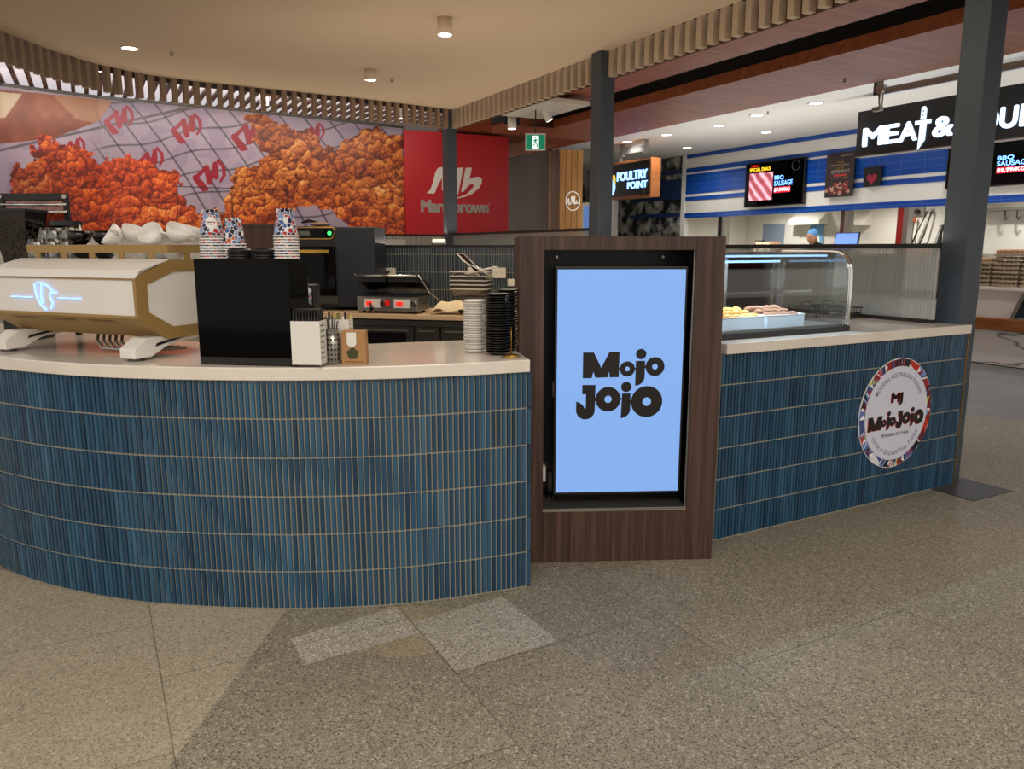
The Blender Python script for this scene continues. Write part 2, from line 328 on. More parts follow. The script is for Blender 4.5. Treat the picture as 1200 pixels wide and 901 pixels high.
# butcher's shop shell
mb = MB().box(3.22, -6, 3.45, 9.6, 18, 3.55).box(3.2, -6, 3.22, 3.24, 9.7, 3.5); struct('ceiling_3', mb, M['shopw'])
blue = mat('blue_glazed_tile', (26, 66, 140), .15); nt, N, L, b = nodes(blue)
bk = N.new('ShaderNodeTexBrick'); tc = N.new('ShaderNodeTexCoord'); mp = N.new('ShaderNodeMapping'); mp.inputs['Rotation'].default_value = (PI/2, 0, PI/2)
bk.inputs['Scale'].default_value = 1; bk.inputs['Brick Width'].default_value = .42; bk.inputs['Row Height'].default_value = .117; bk.offset = 0; bk.inputs['Mortar Size'].default_value = .004
bk.inputs['Color1'].default_value = lin((16, 70, 160)); bk.inputs['Color2'].default_value = lin((22, 80, 172)); bk.inputs['Mortar'].default_value = lin((70, 110, 180))
sx = N.new('ShaderNodeSeparateXYZ'); cx = N.new('ShaderNodeCombineXYZ'); L.new(tc.outputs['Object'], sx.inputs[0]); L.new(sx.outputs[1], cx.inputs[0]); L.new(sx.outputs[2], cx.inputs[1]); L.new(cx.outputs[0], bk.inputs['Vector']); L.new(bk.outputs['Color'], b.inputs['Base Color'])
mb = MB().box(7.5, -6, 2.06, 7.6, 11.25, 3.46, 0)
for z0, z1 in ((3.37, 3.46), (3.06, 3.155), (2.59, 3.02), (2.44, 2.53), (2.06, 2.17)): mb.box(7.485, -6, z0, 7.5, 11.25, z1, 1)
mb.box(7.47, 11.2, 0, 7.6, 11.32, 3.46, 0)
struct('wall_right', mb, [M['shopw'], blue])
# far wall with the peeling photographic print
pm = mat('photo_print_glass', (90, 92, 90), .2); nt, N, L, b = nodes(pm); tc = N.new('ShaderNodeTexCoord'); n1 = N.new('ShaderNodeTexNoise'); n1.inputs['Scale'].default_value = 3.5; n1.inputs['Detail'].default_value = 8
r = ramp(nt, [(.40, (24, 28, 30)), (.48, (60, 66, 66)), (.52, (120, 120, 112)), (.7, (176, 176, 168))]); L.new(tc.outputs['Object'], n1.inputs[0]); L.new(n1.outputs[0], r.inputs[0]); L.new(r.outputs[0], b.inputs['Base Color'])
mb = MB().box(7.46, 11.32, 0, 7.6, 14.5, 3.46, 0)
for z0, z1 in ((3.06, 3.155), (2.5, 2.95), (2.1, 2.2)): mb.box(7.445, 11.32, z0, 7.46, 13.2, z1, 1)
struct('wall_left', mb, [pm, mat('dim_blue', (20, 44, 88), .3)])
struct('wall_end', MB().box(3.3, 14.5, 0, 7.6, 14.6, 3.5), pm)
# room behind the servery opening
mb = MB().box(9.5, -6, 0, 9.6, 11.4, 2.6).box(7.6, -6, 2.5, 9.5, 11.4, 2.56).box(7.6, 11.3, 0, 9.5, 11.4, 2.6)
struct('wall_kitchen', mb, M['cream'])
# grey steel posts
def post(s, t, w, label):
    o = stthing('steel_post', label, 'post', s, t, 0); MB().box(-w/2, -w/2, 0, w/2, w/2, 3.24, 0, .006).build('shaft', M['char'], o)
    MB().box(-w/2-.01, -w/2-.01, 0, w/2+.01, w/2+.01, .008).build('foot_plate', M['char'], o); return o
post(-.0275, .0975, .155, 'dark grey square steel post at the right end of the tiled counter')
post(.0, 3.80, .165, 'dark grey square steel post rising behind the screen cabinet')
post(.0, 7.45, .15, 'dark grey square steel post in front of the red sign')
o = stthing('floor_plate', 'flat dark steel plate on the floor at the foot of the right post', 'floor plate', -.06, -.06, 0)
MB().box(-.19, -.19, .0005, .19, .19, .004).build('plate', M['floorpl'], o)
# ================================================================== TILED COUNTERS
def tile_rows(mb, path, z0=.004, rows=6, rh=.1525, pitch=.0218, grey=0):
    for r in range(rows):
        for x, y, a in walk(path, pitch):
            T = Matrix.Translation((x, y, 0)) @ Matrix.Rotation(a, 4, 'Z'); u = random.random(); v = random.random()
            base = Vector((.010, .047, .100)).lerp(Vector((.025, .096, .174)), u**1.3)
            if v > .9: base = base*.7
            if v < .06: base = base*1.25+Vector((.01, .015, .01))
            base = base.lerp(Vector((.035, .05, .06))*(.7+.6*u), grey); c = (base.x, base.y, base.z, 1); a0, a1 = z0+r*rh+.003, z0+(r+1)*rh-.003
            x0, x1 = .0015, pitch-.0025; d = .0055; e = .0022
            vs = [(x0, 0, a0), (x1, 0, a0), (x1, 0, a1), (x0, 0, a1), (x0+e, -d, a0+e), (x1-e, -d, a0+e), (x1-e, -d, a1-e), (x0+e, -d, a1-e)]
            mb.add(vs, [(4, 5, 6, 7), (0, 1, 5, 4), (1, 2, 6, 5), (2, 3, 7, 6), (3, 0, 4, 7)], 0, c, False, T)
tile_m = attr_mat('blue_finger_tile', rough=.22, coat=.3)
nt, N, L, b = nodes(tile_m)
tc = N.new('ShaderNodeTexCoord'); nz = N.new('ShaderNodeTexNoise'); nz.inputs['Scale'].default_value = 60; bp = N.new('ShaderNodeBump'); bp.inputs['Strength'].default_value = .12; bp.inputs['Distance'].default_value = .01
L.new(tc.outputs['Object'], nz.inputs[0]); L.new(nz.outputs[0], bp.inputs['Height']); L.new(bp.outputs[0], b.inputs['Normal'])
def smooth(pts, n=8):
    out = []
    for i in range(len(pts)-1):
        p0, p1, p2, p3 = pts[max(i-1, 0)], pts[i], pts[i+1], pts[min(i+2, len(pts)-1)]
        for k in range(n):
            t = k/n; f = lambda a, b, c, d: .5*((2*b)+(-a+c)*t+(2*a-5*b+4*c-d)*t*t+(-a+3*b-3*c+d)*t**3)
            out.append((f(p0[0], p1[0], p2[0], p3[0]), f(p0[1], p1[1], p2[1], p3[1])))
    return out+[pts[-1]]
LP = smooth([(-3.05, 4.5), (-2.86, 4.05), (-2.62, 3.62), (-2.297, 3.254), (-1.993, 3.067), (-1.671, 2.936), (-1.359, 2.861), (-.906, 2.824), (-.509, 2.853), (-.208, 2.929), (.062, 3.027)], 12)
def offset(path, d):
    out = []
    for i, p in enumerate(path):
        a, b = path[max(i-1, 0)], path[min(i+1, len(path)-1)]; dx, dy = b[0]-a[0], b[1]-a[1]; l = math.hypot(dx, dy); out.append((p[0]-dy/l*d, p[1]+dx/l*d))
    return out
body_o = offset(LP, .002)
t = thing('service_counter', 'long curved counter faced in blue finger tiles at the left', 'counter', (-1, 3.2, 0))
def sub(pts): return [(p[0]+1, p[1]-3.2) for p in pts]
inner = offset(LP, .14)
MB().prism(sub(body_o)+sub(inner)[::-1], 0.0, .915).build('counter_body', M['grout'], t)
mb = MB(); tile_rows(mb, sub(LP)); mb.build('tile_cladding', [tile_m], t)
MB().box(1.058, -.17, .004, 1.064, -.03, .912).build('end_trim', M['gloss'], t)
def slab_mat():
    m = mat('white_stone', (226, 220, 210), .12, coat=.1); nt, N, L, b = nodes(m); tc = N.new('ShaderNodeTexCoord'); n = N.new('ShaderNodeTexNoise'); n.inputs['Scale'].default_value = 6; n.inputs['Detail'].default_value = 6
    r = ramp(nt, [(.3, (222, 214, 202)), (.7, (232, 226, 216))]); L.new(tc.outputs['Object'], n.inputs[0]); L.new(n.outputs[0], r.inputs[0]); L.new(r.outputs[0], b.inputs['Base Color']); return m
stone = slab_mat()
def bevel(o, w=.004, n=2):
    m = o.modifiers.new('edge', 'BEVEL'); m.width = w; m.segments = n; m.limit_method = 'ANGLE'; return o
fr = offset(LP, -.018)
sl = fr[:-1]+[(.072, 3.008), (.022, 3.262), (.022, 3.70), (-.205, 3.68), (-.74, 3.50), (-1.3, 3.52), (-1.75, 3.72), (-2.1, 4.05), (-2.35, 4.5)]
o = MB().prism([(p[0]+1, p[1]-3.2) for p in sl], .915, .965).build('stone_worktop', stone, None, (-1, 3.2, 0)); bevel(o)
tag(o, 'white stone worktop with a curved front on the blue tiled counter at the left', 'worktop')
# right counter
t = stthing('service_counter', 'straight counter faced in blue finger tiles carrying the round sign', 'counter', -1.95, 0)
MB().box(0, .002, 0, 1.895, .14, .915).build('counter_body', M['grout'], t)
mb = MB(); tile_rows(mb, [(0, 0), (1.895, 0)]); mb.build('tile_cladding', [tile_m], t)
MB().box(1.895, -.008, 0, 1.902, .012, .915).build('end_trim', M['brass'], t)
o = MB().prism([(0, -.03), (1.885, -.03), (1.885, .010), (1.838, .010), (1.838, 1.5), (0, 1.5)], .915, .965).build('stone_worktop', stone, None, W(-1.95, 0), GR); bevel(o)
tag(o, 'white stone worktop under the curved glass food display case', 'worktop')
# ================================================================== SCREEN CABINET
CL = (.029, 3.274); CR = math.radians(3.1)
t = thing('screen_cabinet', 'walnut laminate cabinet framing an upright screen between the two counters', 'cabinet', (CL[0], CL[1], 0), CR)
mb = MB(); Wd, Ht, Dp = .883, 1.448, .34; x0, x1, z0, z1 = .108, .757, .245, 1.391
mb.box(0, 0, 0, x0, .02, Ht).box(x1, 0, 0, Wd, .02, Ht).box(x0, 0, 0, x1, .02, z0).box(x0, 0, z1, x1, .02, Ht)
mb.box(0, .02, 0, .02, Dp, Ht).box(Wd-.02, .02, 0, Wd, Dp, Ht).box(.02, .02, Ht-.02, Wd-.02, Dp, Ht); bevel(mb.build('surround', M['walnut'], t), .0015, 1)
MB().box(.02, .28, .02, Wd-.02, .30, Ht-.02).box(x0-.03, .02, .1, x0-.02, .28, Ht-.02).box(x1+.02, .02, .1, x1+.03, .28, Ht-.02).box(x0, .02, z1+.02, x1, .28, z1+.03).build('recess_lining', M['black'], t)
MB().box(x0, .005, z0, x1, .20, z0+.006).box(x1-.006, .015, z0, x1, .02, z1).box(x0, -.001, z0-.006, x1, .004, z0).build('opening_trim', M['steel'], t)
MB().box(x0+.05, .26, z0, x1-.05, .278, z0+.10).build('inner_rail', M['dsteel'], t)
for xx in (.19, .68): MB().cyl(0, 0, 0, .006, .006, 10, T=Matrix.Translation((xx, .27, 1.36)) @ Matrix.Rotation(PI/2, 4, 'X')).build('screw', M['steel'], t)
for x_ in (.17, .19, .21): MB().tube([(x_, .2, .38), (x_+.02, .16, .32), (x_-.02, .15, .27), (x_-.03, .17, .252)], .004).build('cable', M['black'], t)
for x_ in (.38, .60): MB().tube([(x_, .2, .36), (x_+.01, .15, .30), (x_-.03, .15, .255), (x_+.03, .14, .253)], .003).build('cable', M['black'], t)
MB().box(.112, .10, .35, .13, .15, .42).build('power_socket', M['white'], t)
c_, s_ = math.cos(CR), math.sin(CR)
dl = Vector((CL[0]+.155*c_-.05*s_, CL[1]+.155*s_+.05*c_, .30))
t = thing('display_screen', 'upright screen glowing pale blue with a black two-line logo', 'screen', dl, CR)
def scr(px, py): return pl(px, py, dl, CR)
a = scr(651, 577); b_ = scr(804, 315.5)
SX0, SZ0, SX1, SZ1 = a[0], a[1], b_[0], b_[1]
MB().box(SX0-.011, .001, SZ0-.012, SX1+.011, .055, SZ1+.012, 0, .003).build('bezel', M['black'], t)
sm = M['screen']; nt, N, L, b = nodes(sm)
MB().box(SX0, -.0015, SZ0, SX1, .002, SZ1).build('screen_panel', sm, t)
MB().box(SX0-.016, .01, .45, SX0-.011, .03, .52).build('side_buttons', M['dsteel'], t)
def arc(cx, cy, r, a0, a1, n=10): return [(cx+r*math.cos(math.radians(a0+(a1-a0)*i/n)), cy+r*math.sin(math.radians(a0+(a1-a0)*i/n))) for i in range(n+1)]
def logo(mb, FX, y, k=1, mi=0):
    # F maps drawing coordinates (x right, y down) to local x, z ; FX = (x origin, z origin, scale)
    ox, oz, sc_ = FX; n = [0]
    def P(pts): n[0] += 1; mb.plate([(ox+p[0]*sc_, oz-p[1]*sc_) for p in pts], y-.0008-n[0]*.00004, y, mi)
    def R(cx, cy, ro, ri): n[0] += 1; mb.ring(ox+cx*sc_, oz-cy*sc_, ro*sc_, ri*sc_, y-.0008-n[0]*.00004, mi, 40, .0008)
    P([(107, 182), (207, 182), (278, 325), (352, 178), (446, 178), (443, 415), (358, 415), (352, 362), (338, 415), (225, 418), (205, 362), (192, 422), (107, 422)])
    R(522, 338, 71, 22); P(arc(647, 200, 49, 0, 360, 24)[:-1]); P([(600, 263), (686, 263), (686, 400)]+arc(600, 410, 86, 5, 88, 8)+[(598, 498)]); R(780, 318, 89, 26)
    P([(436, 320), (460, 335), (436, 350)]); P([(585, 320), (605, 335), (585, 352)]); P([(680, 300), (702, 318), (680, 336)])
    P([(105, 485), (228, 485), (225, 720)]+arc(137, 724, 88, 2, 178, 14)+[(50, 640), (82, 652), (112, 675), (132, 712), (140, 700), (140, 572), (105, 572)])
    R(348, 622, 117, 34); P(arc(516, 507, 49, 0, 360, 24)[:-1]); P([(478, 568), (558, 568), (558, 690)]+arc(472, 715, 87, 0, 88, 8)+[(470, 803)]); R(712, 648, 148, 41)
    P([(220, 590), (245, 622), (220, 650)]); P([(455, 600), (482, 618), (455, 640)]); P([(550, 622), (575, 650), (550, 680)])
mb = MB(); e0 = scr(670, 390); e1 = scr(790, 500); sc_ = (e1[0]-e0[0])/983
logo(mb, (e0[0], e0[1], sc_), -.0022); mb.build('logo', M['logo'], t)
# ================================================================== ROUND SIGN
RS = W(-.655, -.0095, .502)
t = thing('round_sign', 'round white sign with a patterned rim on the blue tiles of the right counter', 'sign', RS, GR)
R0 = .308
cm = attr_mat('sign_rim_print', rough=.4); mb = MB()
mb.ring(0, 0, R0, .02, 0, 0, 64, .004)
pal = [(150, 20, 24), (20, 22, 50), (88, 120, 190), (225, 228, 232), (16, 16, 20), (190, 40, 30), (60, 80, 140), (200, 205, 90), (100, 14, 30), (130, 160, 215)]
random.seed(11); k = 0; a = 0
while a < 360:
    w = random.uniform(9, 20); c = pal[random.randrange(len(pal))]; cells = []
    r0, r1 = R0*.845, R0*.995; mid = random.uniform(.3, .7); cz = lin(c); c2 = lin(random.choice(pal)); b0, b1 = math.radians(a), math.radians(a+w); sk = math.radians(random.uniform(-6, 6))
    pt = lambda r, q: (r*math.cos(q), r*math.sin(q)); rm = r0+(r1-r0)*mid
    mb.plate([pt(r0, b0), pt(r1, b0), pt(r1, b1), pt(rm, b1+sk)], -.0016, -.001, 0, cz); mb.plate([pt(r0, b0), pt(rm, b1+sk), pt(r0, b1)], -.0014, -.0008, 0, c2)
    if random.random() < .6:
        for q in range(3):
            f0 = b0+(b1-b0)*(q+.2)/3; f1 = b0+(b1-b0)*(q+.6)/3; mb.plate([pt(r0+.004, f0), pt(r1-.004, f0+sk), pt(r1-.004, f1+sk), pt(r0+.004, f1)], -.0022, -.0016, 0, lin(random.choice(pal)))
    a += w
mb.build('patterned_rim', cm, t)
MB().cyl(0, 0, 0, .003, R0*.855, 64, T=Matrix.Translation((0, -.001, 0)) @ Matrix.Rotation(PI/2, 4, 'X')).build('white_face', mat('sign_white', (214, 218, 236), .45), t)
logo_r = mat('logo_red', (190, 34, 30), .4)
for (tx, tz, w, h, body, nm) in ((-.052, .052, .088, .062, 'MJ', 'monogram'),):
    for dx, m_, yy in ((-.004, logo_r, -.0045), (0, M['logo'], -.0052)): text(body, tx+dx, tz+dx/2, tx+w+dx, tz+h+dx/2, yy, m_, t, nm, .05, .0008)
def mini(m_, dx, y):
    mb = MB(); k = .00033; q = [(107, 182), (207, 182), (278, 325), (352, 178), (446, 178), (443, 415), (358, 415), (352, 362), (338, 415), (225, 418), (205, 362), (192, 422), (107, 422)]
    def P(pts, ox, oy, s=1): mb.plate([(-.245+dx+(ox+p[0]*s)*k, .055+dx/2-(oy+p[1]*s)*k) for p in pts], y-.0006, y)
    def R(cx, cy, ro, ri): mb.ring(-.245+dx+cx*k, .055+dx/2-cy*k, ro*k, ri*k, y-.0006, 0, 28, .0006)
    P(q, -70, -10); R(430, 300, 62, 18); P(arc(545, 150, 42, 0, 360, 16)[:-1], 0, 0); P([(505, 205), (582, 205), (582, 350), (560, 410), (505, 430)], 0, 0); R(655, 290, 80, 24)
    P([(790, 130), (905, 130), (902, 340)]+arc(822, 350, 80, 0, 178, 10)+[(742, 290), (790, 310), (815, 350), (822, 215), (790, 215)], 0, 0)
    R(1010, 270, 105, 30); P(arc(1165, 140, 44, 0, 360, 16)[:-1], 0, 0); P([(1125, 200), (1205, 200), (1205, 350), (1180, 410), (1125, 430)], 0, 0); R(1340, 280, 130, 38)
    mb.build('logo', m_, t)
mini(logo_r, -.005, -.0040); mini(M['logo'], 0, -.0048)
text('MODERN KITCHEN', -.115, -.125, .115, -.108, -.0042, M['logo'], t, 'caption', .01, .0006, 0, 1.1)
def arc_text(body, r, a0, a1, h, flip, m_):
    cu = bpy.data.curves.new('t', 'FONT'); cu.body = body; cu.size = 1; cu.space_character = 1.15; cu.offset = .004
    to = bpy.data.objects.new('t', cu); C.objects.link(to); dg = bpy.context.evaluated_depsgraph_get(); me = bpy.data.meshes.new_from_object(to.evaluated_get(dg)); bpy.data.objects.remove(to)
    n = len(me.vertices); a = np.zeros(n*3); me.vertices.foreach_get('co', a); a = a.reshape(n, 3); mn, mx = a.min(0), a.max(0); o_ = np.zeros_like(a)
    u = (a[:, 0]-mn[0])/(mx[0]-mn[0]); v = (a[:, 1]-0)/.73*h; ang = np.radians(a0+(a1-a0)*u); rr = r+v if not flip else r-v
    o_[:, 0] = rr*np.cos(ang); o_[:, 2] = rr*np.sin(ang); o_[:, 1] = -.0045; me.vertices.foreach_set('co', o_.ravel()); me.materials.clear(); me.materials.append(m_); me.update()
    o = bpy.data.objects.new('arched_lettering', me); C.objects.link(o); o.parent = t
ink = mat('navy_ink', (50, 60, 120), .5)
arc_text('MODERN AUSTRALIAN FUSION', .205, 148, 28, .026, False, ink); arc_text('WITH A DELIGHTFUL TWIST', .235, 212, 330, .026, True, ink)
# ================================================================== ESPRESSO MACHINE
CT = .965
MO = Vector((-1.424, 2.93, CT)); MR = math.radians(-22.8)
def mf(px, py): return pl(px, py, (MO.x, MO.y, 0), MR)
mc, ms = math.cos(MR), math.sin(MR)
def mw(lx, ly, z=0): return Vector((MO.x+lx*mc-ly*ms, MO.y+lx*ms+ly*mc, z))
ML = mf(-16, 340)[0]
t = thing('espresso_machine', 'white and gold espresso machine with a glowing outline emblem on its back', 'coffee machine', MO, MR)
prof = [(.004, .175), (.004, .318), (.02, .34), (.17, .386), (.46, .386), (.52, .31), (.52, .17), (.42, .085), (.15, .085)]
X = Matrix(((0, 0, 1, 0), (1, 0, 0, 0), (0, 1, 0, 0), (0, 0, 0, 1)))     # outline y,z extruded along x
bevel(MB().prism(prof, ML+.012, -.012, 0, X).build('body', M['mwhite'], t), .004)
bevel(MB().prism([(-.004, .322), (.02, .352), (.165, .392), (.165, .386), (.022, .345), (.004, .318)], ML, .0, 0, X).build('top_cover', M['mwhite'], t), .001)
MB().prism([(.0, .314), (.0, .321), (.02, .323), (.02, .314)], ML+.006, -.006, 0, X).build('gold_strip', M['gold'], t)
MB().prism([(-.002, .168), (-.002, .178), (.006, .178), (.15, .092), (.44, .092), (.44, .08), (.14, .08)], ML+.01, -.013, 0, X).build('underside_panel', M['gold'], t)
hexo = [(-.002, .17), (-.002, .322), (.165, .388), (.465, .388), (.526, .31), (.526, .165), (.43, .078), (.14, .078)]
cxm = (.262, .235); hexi = [((p[0]-cxm[0])*.80+cxm[0], (p[1]-cxm[1])*.70+cxm[1]) for p in hexo]
def ringprism(mb, o_, i_, x0, x1):
    n = len(o_)
    for k in range(n): mb.prism([o_[k], o_[(k+1) % n], i_[(k+1) % n], i_[k]], x0, x1, 0, X)
for xa, xb in ((-.014, .002), (ML-.002, ML+.014)):
    mb = MB(); ringprism(mb, hexo, hexi, xa, xb); mb.build('gold_side_frame', M['gold'], t)
    MB().prism(hexi, xa+.004, xb-.004, 0, X).build('side_panel', M['mwhite'], t)
for k in range(3):
    x = -.30-.22*k; mb = MB()
    for j in range(9): mb.box(x, .02+j*.011, 0, x+.15, .0255+j*.011, .001, 0, 0, Matrix.Translation((0, .0, .165)) @ Matrix.Rotation(-.52, 4, 'X'))
    mb.build('vent', mat('vent_shadow', (96, 74, 36), .6), t)
# emblem
def mz(px, py): a = mf(px, py); return a[0], a[1]-CT
ez = 210; sc1 = 240/940.
def E(X_, Y_): a = mz(X_*sc1, ez+Y_*sc1); return (a[0], -.0015+.0, a[1])
mb = MB()
for path in ([(158, 480), (162, 510), (172, 545), (190, 580), (215, 600)], [(165, 476), (190, 476), (222, 492), (240, 515), (228, 530), (232, 550), (243, 566), (236, 596)], [(190, 480), (188, 520), (196, 570)], [(238, 520), (262, 521)]):
    mb.tube([E(*p) for p in path], .0028, 6)
for a, b_ in (((50, 537), (95, 539)), ((100, 540), (150, 541)), ((265, 545), (310, 546)), ((316, 547), (372, 548))): mb.tube([E(*a), E(*b_)], .0020, 6)
mb.build('emblem', mat('emblem_glow', (120, 170, 255), emit=2.6), t)
leg = [(-.01, .012), (-.01, .05), (.05, .088), (.36, .092), (.36, .07), (.16, .05), (.07, .012)]
for x in (-.02, ML+.10):
    o = MB().prism(leg, x-.085, x-.005, 0, X).build('leg', M['mwhite'], t); bevel(o, .004)
    MB().prism([(.09, .050), (.10, .064), (.26, .084), (.26, .076), (.16, .062)], x-.0052, x-.0042, 0, X).build('leg_slot', M['black'], o)
    MB().cyl(x-.045, .03, .0, .012, .03, 24).build('rubber_foot', M['dsteel'], o)
for k in range(5):
    x = -.30-.035*k; MB().tube([(x, .18, .09), (x+.01, .16, .05), (x+.06, .14, .02), (x+.14+.02*k, .18, .018), (x+.22, .3, .02)], .0065).build('braided_hose', M['steel'], t)
MB().tube([(-.06, .3, .085), (-.12, .2, .05), (-.17, .15, .02), (-.2, .16, .012)], .012).build('drain_pipe', M['black'], t)
# rails
TZ = .386
mb = MB(); mb.box(ML+.03, .172, TZ+.03, .0, .18, TZ+.062).box(-.006, .172, TZ+.03, .002, .47, TZ+.062).box(ML+.03, .172, TZ+.03, ML+.038, .47, TZ+.062)
n = 5
for k in range(n): x = ML+.10+(-.20-ML)*k/(n-1); mb.box(x-.018, .173, TZ, x+.014, .179, TZ+.031)
for y in (.25, .4): mb.box(-.005, y, TZ, .001, y+.03, TZ+.031)
mb.build('cup_rail', M['gold'], t)
# cups on the machine
def cup(name, label, m, loc, rz=0, tilt=None, group=None):
    c = thing(name, label, 'cup', loc, rz, group)
    if tilt: c.rotation_euler = tilt
    MB().lathe([(.001, .003), (.024, .0), (.027, .005), (.040, .016), (.047, .032), (.050, .058), (.0478, .058), (.0445, .033), (.037, .019), (.02, .009), (.001, .008)], 32).build('bowl', m, c)
    MB().tube([(.042, 0, .052), (.06, 0, .054), (.07, 0, .043), (.064, 0, .028), (.04, 0, .022)], .0048).build('handle', m, c); return c
topz = CT+TZ+.001
def mt(px, ly):      # place on the machine top under pixel column px, at depth ly
    best = None
    for i in range(400):
        lx = ML+(-ML)*i/399.; p = mw(lx, ly); k = 600+F_PX*p.x/(p.y*cp_)
        if best is None or abs(k-px) < best[0]: best = (abs(k-px), lx)
    return best[1]
lx = mt(92, .24); c = cup('coffee_cup', 'black coffee cup with its handle to the left, lying on the espresso machine', M['bceramic'], mw(lx, .25, topz+.062), MR+PI-.3)
cup('coffee_cup', 'black coffee cup stacked beside the white cups on the espresso machine', M['bceramic'], mw(mt(124, .27), .27, topz+.062), MR+2.2)
cup('coffee_cup', 'lower black coffee cup behind the gold rail, nearer the glasses', M['bceramic'], mw(mt(98, .26), .26, topz), MR+2.0)
cup('coffee_cup', 'lower black coffee cup behind the gold rail, nearer the white cups', M['bceramic'], mw(mt(122, .26), .26, topz), MR+1.0)
wc = 'white coffee cups on the espresso machine'
for px, ly, up, tl, lab in ((142, .25, 1, (.95, -.25, MR-.5), 'white coffee cup tipped to the left next to the black cups'), (155, .30, 1, (.35, .25, MR+1), 'white coffee cup tipped behind the leftmost white cup'),
        (185, .25, 1, (.95, 0, MR+.2), 'white coffee cup tipped forward showing its oval rim'), (206, .27, 1, (.5, .35, MR+.9), 'white coffee cup tipped with its handle up, by the paper cups'),
        (221, .38, 1, (.2, .2, MR+2), 'white coffee cup farthest right, behind the paper cup stack'),
        (146, .25, 0, None, 'upright white cup behind the gold rail, lower row, leftmost'), (170, .26, 0, None, 'upright white cup behind the gold rail, lower row, second from left'), (186, .25, 0, None, 'upright white cup behind the gold rail, lower row, third from left'), (203, .26, 0, None, 'upright white cup behind the gold rail, lower row, rightmost')):
    cup('coffee_cup', lab, M['ceramic'], mw(mt(px, ly), ly, topz+(.066 if up else 0)+(.012 if tl else 0)), MR+1.3, tl, wc)
random.seed(5)
gp = None
for px, ly, lev, lab in ((28, .24, 0, 'upturned clear tumbler at the left end of the gold rail'), (46, .24, 0, 'upturned clear tumbler second from the left behind the gold rail'), (63, .24, 0, 'upturned clear tumbler third from the left behind the gold rail'), (80, .25, 0, 'upturned clear tumbler beside the lower black cup'),
                     (50, .30, 1, 'clear tumbler stacked on top, leftmost of the upper three'), (66, .30, 1, 'clear tumbler stacked on top, middle of the upper three'), (82, .31, 1, 'clear tumbler stacked on top beside the black cup handle')):
    loc = mw(mt(px, ly), ly, topz+lev*.05)
    if gp is None:
        gp = thing('glass_tumbler', lab, 'glass', loc, 0, 'clear tumblers on the espresso machine')
        mb = MB().lathe([(.034, 0), (.036, .03), (.034, .07), (.026, .088), (.001, .09)], 20).lathe([(.031, 0), (.033, .03), (.031, .066), (.022, .082), (.001, .083)], 20); mb.build('tumbler_body', M['bottle'], gp)
        mb = MB()
        for k in range(10): a = 2*PI*k/10; mb.tube([(.0345*math.cos(a), .0345*math.sin(a), .01), (.0345*math.cos(a), .0345*math.sin(a), .07)], .0016, 5)
        mb.build('fluting', M['bottle'], gp)
    else: dup(gp, loc, random.random(), lab)
# things behind the machine, standing on the worktop
def at_floor(px, Y): p = atY(px, 300, Y); return p.x
x = at_floor(26, 3.72)
t = thing('coffee_grinder', 'coffee grinder with a smoked hopper of dark beans behind the espresso machine', 'grinder', (x, 3.72, CT))
MB().box(-.07, -.09, 0, .07, .09, .34, 0, .01).build('grinder_body', M['black'], t)
MB().add([(-.05, -.05, .34), (.05, -.05, .34), (.05, .05, .34), (-.05, .05, .34), (-.088, -.088, .60), (.088, -.088, .60), (.088, .088, .60), (-.088, .088, .60)], [(0, 1, 5, 4), (1, 2, 6, 5), (2, 3, 7, 6), (3, 0, 4, 7)], 0).build('hopper', glass('smoked_plastic', (120, 105, 95), .12), t)
MB().box(-.092, -.092, .60, .092, .092, .615, 0, .003).build('hopper_lid', M['black'], t)
bm_ = mat('coffee_beans', (44, 28, 20), .5); mb = MB(); random.seed(2)
mb.add([(-.048, -.048, .345), (.048, -.048, .345), (.048, .048, .345), (-.048, .048, .345), (-.078, -.078, .55), (.078, -.078, .55), (.078, .078, .55), (-.078, .078, .55)], [(0, 1, 5, 4), (1, 2, 6, 5), (2, 3, 7, 6), (3, 0, 4, 7), (4, 5, 6, 7)])
for k in range(260):
    z = random.uniform(.36, .56); h = .05+(z-.34)*.146; side = random.randrange(3); u = random.uniform(-h, h)*.95
    c = (u, -h, z) if side < 2 else (h, u, z)
    mb.ball(c, .006, .005, .0045, 6)
mb.build('bean_fill', bm_, t)['kind'] = 'stuff'
x0, x1 = at_floor(8, 3.9), at_floor(86, 3.9)
t = thing('splash_guard', 'clear splash guard with a black top bar behind the coffee beans', 'screen', ((x0+x1)/2, 3.9, CT)); hw = (x1-x0)/2
MB().box(-hw, -.004, .1, hw, .0, .68).build('clear_panel', glass('guard_glass', (215, 205, 200), .1), t)
MB().box(-hw-.005, -.012, .665, hw+.005, .006, .70, 0, .003).build('top_bar', M['black'], t)
MB().tube([(-hw, -.02, .645), (hw, -.02, .645)], .006).tube([(-hw, -.02, .61), (hw, -.02, .61)], .006).build('chrome_rails', M['chrome'], t)
for sx in (-hw+.008, hw-.008):
    MB().box(sx-.012, -.012, 0, sx+.012, .006, .67).build('upright', M['black'], t)
    MB().cyl(0, 0, 0, .008, .011, 16, T=Matrix.Translation((sx, -.012, .684)) @ Matrix.Rotation(PI/2, 4, 'X')).build('standoff_cap', M['steel'], t)
lx = mt(61, .40); t = thing('storage_jar', 'clear ribbed jar with a black lid behind the tumblers', 'jar', mw(lx, .40, topz-.002), 0)
MB().lathe([(.001, .0), (.062, .0), (.064, .15), (.060, .15), (.058, .006), (.001, .004)], 28).build('jar_body', M['acry'], t)
MB().cyl(0, 0, .15, .172, .067, 28).build('lid', M['black'], t)
lx = mt(91, .40); t = thing('squeeze_bottle', 'white squeeze bottle with a pointed nozzle behind the black cup', 'bottle', mw(lx, .42, topz-.002), 0)
